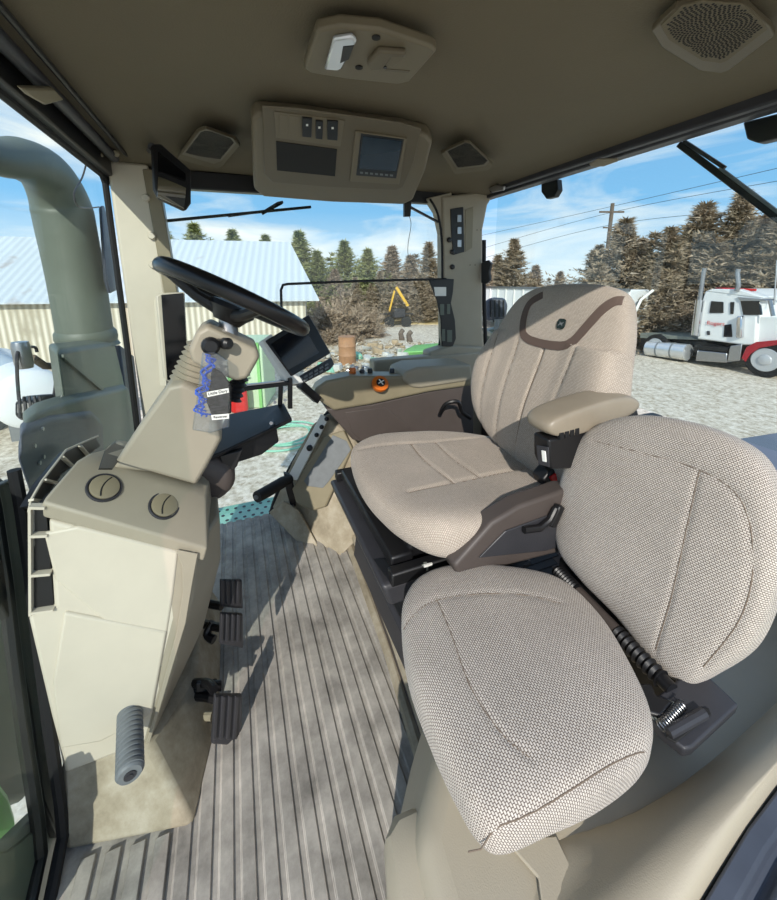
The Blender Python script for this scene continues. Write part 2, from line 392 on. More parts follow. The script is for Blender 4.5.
# glass
def pane(name, pts, vec):
    return struct(MB().prism(pts, vec).build(name, 'glass', smooth=False))
pane('window_1', [(.30, YF+.01, 1.53), (1.82, YF+.01, 1.53), (1.76, YF+.01, .05), (.30, YF+.01, .05)], (0, .006, 0))
pane('window_2', [(XR+.01, .25, 1.55), (XR+.01, -1.05, 1.55), (XR+.01, -1.05, .02), (XR+.01, .25, .02)], (.006, 0, 0))
pane('window_3', [(-.05, YB-.01, 1.58), (XR-.1, YB-.01, 1.58), (XR-.1, YB-.01, .70), (-.05, YB-.01, .70)], (0, -.006, 0))
# right door: black frame tube down from the post to the sill and the curved rear lower corner
df = MB(); df.tube(spl([at(444, 205, X=1.83), at(441, 232, X=1.83), at(441, 300, X=1.83), at(441, 340, X=1.83), at(434, 356, X=1.83), at(415, 363, X=1.83), at(385, 372, X=1.83), at(350, 392, X=1.83), at(322, 420, X=1.83), at(295, 460, X=1.83), at(276, 498, X=1.83), at(270, 520, X=1.83)], 5), .012, 8)
struct(df.build('door_1', 'rubber'))
# rear right corner post
PP = lambda px: at(px[0], px[1], X=1.80)
post = [at(442, 196, X=1.78), at(443, 232, X=1.78), at(444, 350, X=1.78), at(452, 356, X=1.78), at(486, 358, X=1.78), at(483, 330, X=1.78), at(483, 230, X=1.78), at(488, 205, X=1.78), at(497, 190, X=1.78)]
struct(MB().prism(post, (.07, 0, 0)).build('trim_10', 'taupe', bevel=.012, seg=3))
post2 = [at(428, 198, X=1.79), at(437, 212, X=1.79), at(443, 240, X=1.79), at(452, 240, X=1.79), at(452, 192, X=1.79)]
struct(MB().prism(post2, (.05, 0, 0)).build('trim_11', 'taupe', bevel=.005))
struct(MB().tube(spl([at(430, 199, X=1.785), at(438, 215, X=1.785), at(442, 245, X=1.785), at(442, 300, X=1.785)], 5), .006, 8).build('trim_12', 'rubber'))
struct(MB().tube([at(484, 240, X=1.80), at(484, 300, X=1.80), at(486, 356, X=1.80)], .011, 8).build('trim_13', 'rubber'))
struct(MB().prism([at(430, 352, X=1.76), at(452, 345, X=1.76), at(486, 347, X=1.76), at(492, 400, X=1.76), at(425, 400, X=1.76)], (.09, 0, 0)).build('trim_14', 'taupe', bevel=.012))
# post furniture: dark slot with controls, small black studs
pp = PL((1.78, 0, 0), (-1, 0, 0))
t = thing('control_strip', 'dark narrow strip of control clips recessed high in the rear corner post', 'control strip', at(457, 235, X=1.78))
MB().on([(450, 209), (463, 207), (464, 252), (453, 255), (451, 235)], pp, 0, .004).build('housing', 'black', t, bevel=.002)
for yv in (215, 227, 240): MB().on([(457, yv), (461, yv), (461, yv+7), (457, yv+7)], pp, .003, .005).build('clip', 'metal', t, bevel=.001)
MB().on([(465, 210), (473, 207), (472, 248), (465, 252)], pp, 0, .003).build('cover', 'olive', t, bevel=.001)
for k, (a, b) in enumerate([(449, 240), (452, 252), (452, 267)]):
    tag(MB().lathe([(.013, 0), (.013, .008), (.007, .012)], at(a, b, X=1.78), (-1, 0, 0), 14).build('stud', 'black'), ['upper black plastic stud left of the control strip on the rear post', 'middle black plastic stud below the control strip on the rear post', 'lowest black plastic stud on the rear post above the door rail'][k], 'stud', 'black studs on the rear post')
for a, b in [(470, 230), (477, 230), (481, 230), (470, 265), (475, 265)]:
    struct(MB().lathe([(.003, 0), (.003, .001)], at(a, b, X=1.78), (-1, 0, 0), 8).build('trim_15', 'black'))
# right side lower wall / rear wall below the glass
struct(MB().box((1.16, YB-.015, .25), (1.5, .04, .56)).build('wall_rear', 'brown', bevel=.01))
struct(MB().box((1.79, -.98, .38), (.08, .70, .74)).build('wall_right', 'taupe', bevel=.01))
# floor riser below the seats
rz = MB(); rz.loft([[(.48, -.335, 0), (1.50, -.405, 0), (1.80, -.43, 0), (1.80, -1.3, 0), (.48, -1.3, 0)], [(.48, -.375, .14), (1.46, -.445, .14), (1.76, -.46, .14), (1.76, -1.3, .14), (.48, -1.3, .14)]])
struct(rz.build('floor', 'brown', bevel=.02, seg=3))
struct(MB().tube([(.50, -.326, .006), (.9, -.366, .006), (1.45, -.393, .006)], .017, 8).build('trim_16', 'dust'))
struct(MB().tube([(.50, -.345, .055), (.9, -.383, .055), (1.45, -.41, .055)], .014, 8).build('trim_17', 'dust'))
# beige kick panel at the foot of the console
kp = MB(); kp.loft([[(.76, YF, 0), (.70, .165, 0), (.92, .12, 0), (1.3, .12, 0), (1.3, YF, 0)], [(.81, YF, .16), (.80, .25, .15), (.95, .17, .13), (1.3, .17, .13), (1.3, YF, .16)]])
struct(kp.build('trim_18', 'dust', bevel=.012, seg=3))
# right door sill: teal tread plate outside
t = thing('step_plate', 'teal perforated step plate outside the right door by the black handle', 'step', (1.95, .02, -.06))
st = [at(218, 516, Z=-.03), at(262, 507, Z=-.03), at(266, 522, Z=-.03), at(212, 527, Z=-.03)]
MB().box((1.945, .02, -.055), (.17, .50, .02)).build('plate', mat('teal_paint', (150, 206, 188), .5, noise=.1, nscale=30), t, bevel=.003)
hs = MB()
for i in range(3):
    for j in range(11): hs.lathe([(.009, 0), (.009, .001)], (1.895+i*.048, -.22+j*.042+(i % 2)*.02, -.0445), (0, 0, 1), 8)
h_ = hs.build('perforation', 'dark', t); h_['kind'] = 'stuff'

# ---- lower left: inside of the windshield, hood side seen through it
t = thing('engine_hood', 'grey-green hood flank with bright green edge outside the lower windshield', 'hood', at(20, 700, Y=.5))
PY = lambda L, yy: [at(a, b, Y=yy) for a, b in L]
MB().prism(PY([(-40, 600), (4, 600), (16, 660), (40, 780), (24, 800), (-40, 800)], .52), (0, .25, 0)).build('side_panel', 'stack', t, bevel=.01)
MB().prism(PY([(-40, 778), (2, 780), (11, 792), (19, 818), (14, 838), (-40, 850)], .50), (0, .25, 0)).build('lower_panel', 'green', t, bevel=.02)
struct(MB().prism(PY([(-40, 848), (14, 836), (44, 806), (60, 830), (54, 900), (46, 1000), (-40, 1000)], .45), (0, .03, 0)).build('trim_19', 'grime', bevel=.004))
struct(MB().prism(PY([(-40, 858), (10, 850), (40, 826), (46, 850), (40, 900), (-40, 930)], .445), (0, .01, 0)).build('trim_24', 'stack', bevel=.003))
struct(MB().prism(PY([(-30, 500), (14, 478), (26, 500), (34, 560), (44, 640), (54, 720), (66, 790), (66, 835), (58, 835), (44, 800), (30, 700), (14, 625), (-30, 560)], .435), (0, .015, 0)).build('trim_20', 'black', bevel=.003))
# left door opening: inner wheel-house panel under the instructor seat, ridge along the door and the sill
pn = MB()
lv = []
def LV(z, pts): lv.append([V3((a, b, z)) for a, b in pts])
LV(0.0, [(.46, -.17), (.635, -.32), (.66, -.42), (.66, -1.28), (.08, -1.28), (.08, -.12)])
LV(.16, [(.42, -.17), (.60, -.33), (.63, -.42), (.63, -1.28), (.08, -1.28), (.08, -.12)])
LV(.34, [(.36, -.19), (.53, -.36), (.56, -.46), (.56, -1.28), (.08, -1.28), (.08, -.16)])
pn.loft(lv); struct(pn.build('wall_left', 'beige', bevel=.035, seg=4))
struct(MB().prism([at(505, 842, Z=.345), at(556, 838, Z=.345), at(572, 872, Z=.345), at(575, 960, Z=.345), at(548, 960, Z=.345), at(538, 880, Z=.345)], (0, 0, .006)).build('trim_21', 'beige', bevel=.002))
rd = MB(); rings = []
for yv, zt, xi, xo in ((-.12, .33, .225, .12), (-.30, .37, .222, .13), (-.42, .41, .218, .145), (-.60, .44, .215, .165), (-.85, .47, .215, .18), (-1.28, .50, .24, .19)):
    e_ = .30 if yv > -.2 else .16 if yv > -.35 else .07 if yv > -.5 else .04
    rings.append([(xi+e_, yv, .15), (xi+e_*.97, yv, .335 if e_ > .05 else zt-.13), (xi+.02, yv, zt-.045), (xi-.012, yv, zt-.01), (xi-.04, yv, zt), (xo+.012, yv, zt-.004), (xo, yv, zt-.02), (xo-.005, yv, .15)])
rd.loft(rings); struct(rd.build('trim_22', 'beige', sub=2, ang=80))
sl = MB(); rings = []
for yv, zt, xi, xo in ((-.12, .31, .12, .03), (-.30, .35, .13, .035), (-.42, .39, .145, .04), (-.60, .42, .165, .045), (-.85, .45, .18, .05), (-1.28, .48, .19, .05)):
    rings.append([(xi, yv, .1), (xi, yv, zt-.008), (xi-.02, yv, zt-.012), (xi-.026, yv, zt-.022), (xi-.034, yv, zt-.022), (xi-.040, yv, zt-.012), (xo, yv, zt-.016), (xo-.01, yv, .1)])
sl.loft(rings); struct(sl.build('trim_23', 'blue_grey', bevel=.003))
tag(MB().prism([(.075, -.50, .30), (.045, -.50, .44), (-.10, -.50, .40), (-.10, -.50, .1), (.02, -.50, .1)], (0, -.6, 0)).build('fender', 'green', bevel=.02), 'green rear fender edge beyond the left door sill at lower right', 'fender')

# ================================================================ FRONT CONSOLE
t = thing('front_console', 'cream front console housing with two round air vents below the steering column', 'console', (1.0, .28, .14))
b = MB()
def ringC(z, xa, ya, ext=0): return [V3((xa, ya, z)), V3((xa, YF-.008, z)), V3((1.24, YF-.008, z)), V3((1.24, ya-.035, z))]
b.loft([ringC(.145, .80, .25), ringC(.30, .80, .195), ringC(.43, .80, .148), ringC(.50, .80, .130), ringC(.535, .80, .125), [V3((.80, .122, .54)), V3((.80, .362, .54)), V3((1.24, .385, .54)), V3((1.24, .09, .54))], [V3((.80, .110, .575)), V3((.80, .343, .725)), V3((1.24, .385, .67)), V3((1.24, .075, .56))]])
b.build('body', 'cream', t, bevel=.012, seg=3)
b = MB()
b.loft([[V3((.801, .102, .560)), V3((.801, .350, .730)), V3((1.24, .350, .67)), V3((1.24, .07, .55))],
        [V3((.796, .092, .592)), V3((.796, .345, .762)), V3((1.24, .345, .70)), V3((1.24, .092, .57))],
        [V3((.88, .092, .660)), V3((.88, .315, .795)), V3((1.20, .315, .70)), V3((1.20, .092, .63))],
        [V3((.93, .105, .672)), V3((.93, .305, .790)), V3((1.16, .305, .71)), V3((1.16, .105, .645))]])
b.build('cowl', 'taupe', t, bevel=.03, seg=6)
# raised side facet
b = MB(); b.prism([(.797, .30, .70), (.797, .145, .60), (.797, .165, .50), (.797, .205, .33), (.797, .350, .60), (.797, .352, .70)][::-1], (.01, 0, 0))
b.prism([(.794, .33, .20), (.794, .235, .22), (.794, .185, .42), (.794, .345, .53), (.794, .385, .38), (.794, .396, .22)], (.02, 0, 0)); b.build('side_facet', 'cream', t, bevel=.006, seg=3)
rt = [[V3((.797, .108, .60)), V3((.90, .070, .60)), V3((1.10, .085, .60)), V3((1.10, .3, .60)), V3((.81, .3, .60))],
      [V3((.797, .132, .48)), V3((.90, .078, .48)), V3((1.10, .095, .48)), V3((1.10, .3, .48)), V3((.81, .3, .48))],
      [V3((.797, .188, .31)), V3((.90, .130, .31)), V3((1.10, .14, .31)), V3((1.10, .3, .31)), V3((.81, .3, .31))],
      [V3((.797, .250, .145)), V3((.87, .225, .145)), V3((1.10, .22, .145)), V3((1.10, .3, .145)), V3((.81, .3, .145))]]
MB().loft(rt[::-1]).build('rear_trim', 'taupe', t, bevel=.008, seg=3)
PSd = PL((.797, 0, 0), (-1, 0, 0))
MB().on([(176, 549), (198, 553), (193, 580), (186, 622), (168, 682), (150, 742), (146, 742), (161, 690), (177, 630), (183, 590), (182, 565)], PSd, .004, .003).build('edge_trim', 'taupe', t, bevel=.002)
# face plane of the cowl
fa = V3((.796, .092, .592)); fb = V3((.796, .345, .762)); fc = V3((.88, .315, .795)); PV = PL3(fa, fb, fc)
for (px, py, sx) in ((104, 488, .025), (164, 506, .023)):
    c = PV.at(px, py, .0)
    v = MB().lathe([(.031, -.004), (.031, .003), (.030, .0045), (.0275, .0045), (.027, .002), (.026, .002)], c, PV.n, 32).build('air_vent', 'dark', t)
    MB().lathe([(.0255, 0), (.0255, .006), (.0225, .0075), (.0, .0078)], c, PV.n, 32).build('vent_flap', 'olive', v)
    a = (fb-fa).normalized(); bb = PV.n.cross(a)
    pts = [c+PV.n*.0076+bb*q*.022+a*(.006*(1-q*q)-.002) for q in (-1, -.6, -.2, .2, .6, 1)]
    MB().tube(pts, .0013, 6).build('vent_groove', 'ink', v)
# defroster slots along the windshield side
YI = lambda z: .362-(z-.54)*.09
YO = lambda z: .393-(z-.549)*.15
for k, (yb, zb, zt) in enumerate([(.383, .545, .612), (.383, .622, .690), (.383, .70, .745)]):
    MB().loft([[V3((.803, YI(zb), zb)), V3((.803, YO(zb)-.004, zb+.004)), V3((.803, YO(zt)-.004, zt+.004)), V3((.803, YI(zt), zt))], [V3((.86, YI(zb), zb)), V3((.86, YO(zb)-.004, zb+.004)), V3((.86, YO(zt)-.004, zt+.004)), V3((.86, YI(zt), zt))]]).build('defroster_slot', 'black', t)
for zz in (.54, .617, .695, .75): MB().bar((.80, YI(zz)-.002, zz), (.80, YO(zz), zz+.006), .014, .005).build('defroster_rib', 'cream', t)
MB().bar((.80, YO(.54), .54), (.80, YO(.755), .755), .012, .004, (0, 1, 0)).build('defroster_rib', 'cream', t)
sb = MB().prism([at(q[0], q[1], Y=.372) for q in ((33, 508), (46, 498), (62, 474), (100, 446), (96, 438), (66, 452), (40, 484), (28, 506))], (.0, .012, 0)).build('slot_backing', 'black', t)
MB().tube([at(q[0], q[1], Y=.370) for q in ((29, 512), (31, 500), (42, 481), (66, 450), (98, 436))], .0025, 6).build('defroster_rib', 'cream', t)
for q in (((31, 500), (43, 501)), ((44, 480), (56, 483)), ((62, 457), (72, 466)), ((80, 446), (88, 455))): MB().bar(at(q[0][0], q[0][1], Y=.368), at(q[1][0], q[1][1], Y=.368), .008, .004).build('defroster_rib', 'cream', t)
MB().on([(98, 470), (104, 452), (114, 444), (124, 448), (118, 462), (112, 470)], PL3(V3((.93, .305, .790)), V3((1.16, .305, .71)), V3((.93, .105, .672))), .001, .003).build('column_opening', 'black', t, bevel=.001)
# black foot-well duct below the cowl at the rear
b = MB().loft([[V3((1.0, .07, .58)), V3((1.0, .17, .58)), V3((1.22, .17, .58)), V3((1.22, .07, .58))], [V3((.98, .03, .62)), V3((.98, .14, .70)), V3((1.24, .14, .70)), V3((1.24, .03, .62))], [V3((1.0, .035, .68)), V3((1.0, .14, .75)), V3((1.2, .14, .75)), V3((1.2, .035, .68))]]); b.build('rear_cover', 'brown', t, bevel=.02, seg=3)

# foot peg
t = tag(MB(), '', '') if False else thing('foot_peg', 'grey ribbed cylindrical foot peg on the cream console side', 'foot peg', (.79, .27, .2))
pa = at(130, 712, X=.80); pb = at(130, 773, X=.68)
d = (pb-pa).normalized(); L = (pb-pa).length; prof = []
nR = 12
for i in range(nR): prof += [(.0205, L*i/nR), (.0235, L*(i+.2)/nR), (.0235, L*(i+.75)/nR), (.0205, L*(i+.9)/nR)]
prof += [(.022, L), (.019, L+.004)]
MB().lathe(prof, pa, d, 28).build('grip', 'grip', t)
MB().lathe([(.010, L+.003), (.010, L+.006), (.005, L+.006), (.005, L+.0075)], pa, d, 20).build('end_cap', 'dark', t)

# pedals
def pedal(name, label, pxs, X, arm, n):
    pc = sum([at(a, b, X=X) for a, b in pxs], V3((0, 0, 0)))/4
    t = thing(name, label, 'pedal', pc)
    up = (at(*pxs[0], X=X)-at(*pxs[3], X=X)).normalized(); cent = pc
    nrm = V3((-.72, -.5, .48)); nrm = (nrm-up*nrm.dot(up)).normalized(); pl = PL(cent, nrm)
    MB().on(pxs, pl, 0, .012).build('pad', 'dark', t, bevel=.004)
    (ax, ay), (bx, by), (cx, cy), (dx, dy) = pxs
    rb = MB()
    for k in range(n):
        f0 = (k+.2)/n; f1 = (k+.75)/n
        q = lambda f, g: (ax+(bx-ax)*f+(dx-ax)*g, ay+(by-ay)*f+(dy-ay)*g)
        MB().on([q(f0, .06), q(f1, .06), q(f1, .94), q(f0, .94)], pl, .011, .006).build('tread_rib', 'dark', t, bevel=.002)
    for aa in arm: MB().tube(spl(aa, 4), .011, 10).build('arm', 'black', t)
    return t
pedal('brake_pedal', 'upper ribbed black brake pedal pad, farther of the linked pair', [(219, 578), (240, 578), (241, 607), (219, 605)], .98, [[at(222, 606, X=1.0), at(205, 603, X=1.04), at(190, 600, X=1.1)]], 4)
pedal('brake_pedal', 'lower ribbed black brake pedal pad, nearer of the linked pair', [(219, 611), (241, 612), (241, 646), (218, 642)], .95, [[at(222, 628, X=.97), at(205, 624, X=1.02), at(190, 622, X=1.08)], [at(214, 640, X=.97), at(207, 634, X=.99), at(213, 622, X=1.0)]], 4)
pedal('clutch_pedal', 'single ribbed black clutch pedal nearest the console foot', [(213, 692), (240, 692), (239, 743), (210, 741)], .84, [[at(218, 700, X=.86), at(200, 696, X=.9), at(172, 700, X=.98)], [at(214, 690, X=.86), at(205, 683, X=.9), at(175, 686, X=.98)]], 4)
t = thing('pedal_bracket', 'dusty metal pedal shaft and linkage under the rear of the console', 'bracket', at(190, 700, X=.95))
MB().tube(spl([at(212, 716, X=.88), at(190, 716, X=.9), at(162, 710, X=.92), at(155, 700, X=.95)], 5), .010, 10).build('link', 'dust', t)
MB().tube(spl([at(215, 684, X=.9), at(196, 690, X=.92), at(165, 690, X=.95)], 5), .012, 10).build('shaft', 'black', t)
MB().on([(196, 680), (222, 679), (222, 689), (196, 690)], PL((.88, 0, 0), (-1, 0, .2)), 0, .01).build('plate', 'black', t, bevel=.003)

# ================================================================ STEERING COLUMN AND WHEEL
t = thing('steering_column', 'beige tilting steering column with ribbed boot and black steering wheel', 'steering column', (.96, .2, .75))
PN = PL((.90, 0, 0), (-1, 0, 0))
hs_px = [(110, 470), (140, 424), (168, 385), (183, 382), (205, 391), (214, 402), (222, 440), (206, 470), (196, 487), (150, 474)]
b = MB(); near = [PN.at(*q) for q in hs_px]; mid = sum(near, V3((0, 0, 0)))/len(near)
b.loft([[mid+(p-mid)*.94+V3((-.0, 0, 0)) for p in near], [p+V3((.012, 0, 0)) for p in near], [p+V3((.13, 0, 0)) for p in near], [mid+(p-mid)*.94+V3((.142, 0, 0)) for p in near]])
b.build('housing', 'column', t, bevel=.006, seg=3)
c0 = (PN.at(172, 391)+PN.at(208, 396))/2+V3((.065, 0, 0)); c1 = (PN.at(186, 352)+PN.at(222, 352))/2+V3((.065, 0, 0))
c0 = PN.at(192, 392)+V3((.065, 0, 0)); c1 = PN.at(207, 350)+V3((.065, 0, 0)); d = c1-c0; prof = []
for i in range(8): prof += [(.046-.001*i, d.length*i/8), (.055-.0012*i, d.length*(i+.45)/8)]
prof += [(.036, d.length)]
MB().lathe(prof, c0, d, 28).build('boot', 'taupe', t, ang=60)
PH = PL((.885, 0, 0), (-1, 0, 0))
b = MB(); hp = [(188, 350), (196, 331), (207, 325), (258, 349), (260, 358), (248, 379), (238, 382), (214, 374), (192, 363)]
nr_ = [PH.at(*q) for q in hp]; md = sum(nr_, V3((0, 0, 0)))/len(nr_)
b.loft([[md+(p-md)*.93 for p in nr_], [p+V3((.012, 0, 0)) for p in nr_], [p+V3((.148, 0, 0)) for p in nr_], [md+(p-md)*.93+V3((.16, 0, 0)) for p in nr_]])
b.build('head', 'taupe', t, bevel=.006, seg=3)
prof = []
s0 = PH.at(243, 376)+V3((.06, 0, 0)); s1 = PH.at(232, 410)+V3((.06, 0, 0)); dd = s1-s0
for i in range(6): prof += [(.014, dd.length*i/6), (.021, dd.length*(i+.5)/6)]
MB().lathe(prof, s0, dd, 20).build('spring_boot', 'black', t, ang=60)
k0 = PH.at(210, 344, -.0)
kn = MB().lathe([(.011, -.01), (.011, .012), (.017, .014), (.019, .024), (.018, .034), (.012, .040)], k0, (-1, -.1, 0), 18).build('knob', 'black', t)
MB().lathe([(.010, 0), (.010, .02), (.0125, .025), (.0125, .038), (.008, .044)], PH.at(217, 343), (-.8, -.6, .05), 16).build('knob', 'black', t)
# wheel
wc = V3((.965, -.008, 1.103)); e1 = V3((.99, 0.0, -.105)).normalized(); e2 = V3((0, -.885, -.465)); e2 = (e2-e1*e2.dot(e1)).normalized(); wn_ = e1.cross(e2)
if wn_.z < 0: wn_ = -wn_
Rw = .163
wheel = MB().tube([wc+e1*Rw*cos(2*pi*k/64)+e2*Rw*sin(2*pi*k/64) for k in range(64)], .0175, 16, closed=True).build('steering_wheel', 'gloss', t)
wheel.data.materials[0] = mat('wheel_leather', (20, 20, 22), .28, bump=.15, bscale=300)
for ang in (20, 160, 270):
    q = e1*cos(R(ang))+e2*sin(R(ang)); MB().tube([wc-wn_*.035+q*.03, wc-wn_*.028+q*.08, wc-wn_*.008+q*.14, wc+q*(Rw-.004)], [.016, .013, .012, .012], 10).build('spoke', 'black', wheel)
MB().lathe([(.03, -.058), (.040, -.042), (.052, -.028), (.050, -.016), (.03, -.010)], wc, wn_, 28).build('hub', 'black', wheel)
MB().cyl(PH.at(230, 345)+V3((.07, 0, 0)), wc-wn_*.05, .02).build('shaft', 'metal', t)

# hanging bag with blue cord and tags
BP = PL((.862, 0, 0), (-1, -.1, 0))
t = thing('plastic_bag', 'clear plastic bag holding blue cord and labelled black pouch hanging from the column', 'bag', BP.at(215, 400))
b = MB(); gp = [(202, 352), (214, 350), (228, 360), (231, 395), (229, 428), (210, 433), (192, 430), (197, 395)]
fr = [BP.at(x, y, .016) for x, y in gp]; bk = [BP.at(x, y, -.002) for x, y in gp]; b.loft([bk, fr]); b.build('pouch', 'bag', t, bevel=.004, seg=3)
q = [(207, 356), (212, 362), (204, 374), (207, 384), (199, 392), (203, 401), (198, 408), (206, 414)]
b = MB()
for dx, dy, o in ((0, 0, .006), (3, 1, .009), (-2, 2, .004), (1.5, 3, .012), (-1, -2, .0105)):
    c_ = spl([BP.at(x+dx, y+dy, o) for x, y in q], 14); c2 = []
    for i, p in enumerate(c_): c2.append(p+BP.n*(.003*sin(i*.42+o*700))+V3((0, .0042*cos(i*.42+o*700), 0)))
    b.tube(c2, .0016, 7)
b.build('cord', mat('blue_cord', (40, 88, 190), .6, noise=.2, nscale=90), t)
MB().on([(212, 366), (222, 372), (231, 384), (231, 412), (212, 415), (206, 400), (210, 385)], BP, .002, .012).build('black_pouch', 'ink', t, bevel=.003)
MB().on([(206.5, 392), (228.5, 388), (229, 392.5), (207.5, 397)], BP, .017, .001).build('tag', 'label', t)
MB().on([(211, 415), (229, 413.5), (229, 418.5), (212, 420)], BP, .017, .001).build('tag', 'label', t)
ux = BP.at(228, 388)-BP.at(207, 392); uy = BP.at(218, 380)-BP.at(218, 395)
text('Little Davy', BP.at(217.8, 392.4, .0185), ux, uy, .0085, 'ink', t); text('Reverser', BP.at(220.5, 416.8, .0185), BP.at(229, 415.5)-BP.at(212, 417), uy, .0075, 'ink', t)

# black sheet-metal tray behind the column
t = thing('metal_tray', 'black folded sheet-metal tray bracket behind the steering column', 'tray', (1.2, -.05, .70))
TX = 1.12
PT = PL((TX, 0, 0), (-1, 0, .0))
top = [(204, 461), (236, 437), (284, 401), (292, 404), (292, 417), (256, 439), (206, 466)]
a1 = [at(204, 463, X=1.0), at(285, 402, X=1.22), at(291, 418, X=1.12), at(238, 462, X=.96)]
a1 = [at(228, 414, X=1.22), at(284, 403, X=1.24), at(292, 418, X=1.10), at(204, 460, X=.98), at(208, 446, X=1.05)]
MB().prism(a1, (0, 0, -.012)).build('shelf', 'blue_grey' if False else 'black', t, bevel=.003)
MB().prism([at(200, 462, X=1.02), at(276, 424, X=1.08), at(279, 442, X=1.08), at(262, 455, X=1.06), at(228, 466, X=1.04), at(222, 476, X=1.03), at(202, 474, X=1.02)], (.07, 0, 0)).build('bracket', 'black', t, bevel=.004)
MB().prism([at(219, 456, X=1.0), at(243, 450, X=1.0), at(237, 467, X=1.0), at(226, 476, X=1.0)], (.02, 0, 0)).build('box', 'black', t, bevel=.003)
MB().bar(at(234, 390, X=1.2), at(289, 383, X=1.22), .012, .014).build('rail', 'black', t, bevel=.002)
MB().bar(at(235, 386, X=1.2), at(284, 381, X=1.22), .012, .004).build('bright_edge', 'metal', t)
MB().bar(at(281, 380, X=1.23), at(280, 405, X=1.23), .014, .014, (1, 0, 0)).build('post', 'black', t, bevel=.002)
MB().bar(at(290, 378, X=1.23), at(290, 408, X=1.23), .014, .02, (1, 0, 0)).build('post', 'black', t, bevel=.002)
for q in ((285, 388), (285, 400), (275, 402), (271, 423), (247, 436)): MB().lathe([(.005, 0), (.005, .004)], at(*q, X=1.08 if q[1] > 410 else 1.215), (-1, 0, .1), 10).build('bolt', 'metal', t)

# ================================================================ CORNER POST DISPLAY + TOUCHSCREEN
t = thing('post_display', 'tall narrow black display in a cream frame on the front corner post', 'display', at(172, 335, X=1.74))
P1 = PL((1.72, .2, .9), (-1, -.35, 0))
MB().on([(155, 296), (160, 293), (183, 292), (187, 376), (168, 381), (163, 377)], P1, -.03, .028).build('frame', 'cream', t, bevel=.004)
MB().on([(161, 295), (183, 293), (188, 374), (167, 380)], P1, -.002, .006).build('screen', 'gloss', t, bevel=.002)
MB().bar(at(166, 385, X=1.78), at(160, 300, X=1.80), .03, .03).build('mount', 'cream', t)
MB().on([(167, 381), (184, 377), (183, 400), (166, 410)], P1, -.03, .02).build('lower_cover', 'black', t, bevel=.003)
# console touchscreen
t = thing('touchscreen', 'tilted black touchscreen monitor with buttons on the console front', 'monitor', at(295, 350, X=1.32))
P2 = PL(at(295, 350, X=1.30), V3((-.80, -.50, .45)))
MB().on([(258, 343), (268, 336), (300, 384), (290, 386), (284, 385)], P2, -.022, .022).build('side_frame', 'label', t, bevel=.003)
MB().on([(262, 343), (305, 317), (327, 355), (288, 378)], P2, -.018, .024).build('bezel', 'black', t, bevel=.004)
MB().on([(271, 344), (302, 324), (319, 353), (288, 370)], P2, .0065, .001).build('screen', 'screen', t)
kb = MB().on([(290, 381), (328, 359), (331, 366), (327, 371), (298, 386), (291, 386)], P2, -.03, .022).build('button_pad', 'dark', t, bevel=.004)
for r_ in range(2):
    for k in range(6):
        x = 298+k*5.2-r_*.0; y = 379.5-k*2.9+r_*3.6
        MB().on([(x, y), (x+3.6, y-2), (x+4, y-.1), (x+.6, y+2.0)], P2, -.008, .004).build('button', 'grip', kb, bevel=.0008)
MB().bar(at(300, 384, X=1.37), at(318, 400, X=1.40), .03, .03).build('mount', 'black', t, bevel=.004)

# ================================================================ RIGHT CONSOLE
t = thing('side_console', 'olive topped right armrest console with brown lower panel beside the driver seat', 'console', (1.5, -.65, .45))
XA = 1.42
PA = PL((XA, 0, 0), (-1, 0, 0))
upx = [(312, 396), (316, 388), (326, 381), (350, 376), (400, 376), (430, 374), (472, 370), (472, 386), (430, 392), (370, 405), (334, 411)]
b = MB(); nr_ = [PA.at(*q) for q in upx]; md = sum(nr_, V3((0, 0, 0)))/len(nr_)
b.loft([[V3((XA, p.y, p.z)) for p in nr_], [V3((XA+.13, p.y-.02, p.z-.01)) for p in nr_]]); b.build('upper_shell', 'olive', t, bevel=.012, seg=4)
lpx = [(326, 409), (372, 404), (430, 391), (474, 384), (474, 440), (430, 440), (366, 444), (353, 440)]
b = MB(); nr_ = [PL((XA+.015, 0, 0), (-1, 0, 0)).at(*q) for q in lpx]; b.prism(nr_, (.25, 0, 0)); b.build('lower_panel', 'brown', t, bevel=.008, seg=3)
PB = PL((XA+.015, 0, 0), (-1, 0, 0)); MB().on([(345, 412), (385, 407), (412, 428), (362, 441), (352, 432)], PB, 0, .004).build('panel_facet', 'brown', t, bevel=.002)
# lid
lid = MB().prism([V3((XA-.01, p.y, p.z)) for p in [PA.at(402, 380), PA.at(404, 372), PA.at(416, 367), PA.at(470, 364), PA.at(472, 380), PA.at(420, 388), PA.at(410, 387)]], (.17, 0, 0)).build('storage_lid', 'taupe', t, bevel=.012, seg=4)
# orange dial
c = PA.at(379, 386)+V3((-.008, 0, .008))
k_ = MB().lathe([(.030, -.012), (.036, .006), (.034, .014), (.024, .016)], c, (-.72, 0, .70), 28).build('dial_ring', 'orange', t)
MB().lathe([(.019, .012), (.018, .020), (.010, .022)], c, (-.72, 0, .70), 20).build('dial', 'black', k_)
for a in range(4):
    u_ = V3((0, 1, 0)); v_ = V3((-.72, 0, .70)).cross(u_)
    MB().bar(c+V3((-.72, 0, .70))*.023, c+V3((-.72, 0, .70))*.023+(u_*cos(a*pi/2+.4)+v_*sin(a*pi/2+.4))*.014, .004, .003).build('dial_blade', 'label', k_)
for k, (x, y) in enumerate([(352, 371), (362, 370), (370, 369), (392, 369), (398, 370), (340, 377)]):
    p = at(x, y+2, X=1.50); MB().lathe([(.011, -.01), (.011, .006), (.008, .012)], p, (0, 0, 1), 14).build('control_knob', 'dark' if k % 2 else 'black', t)
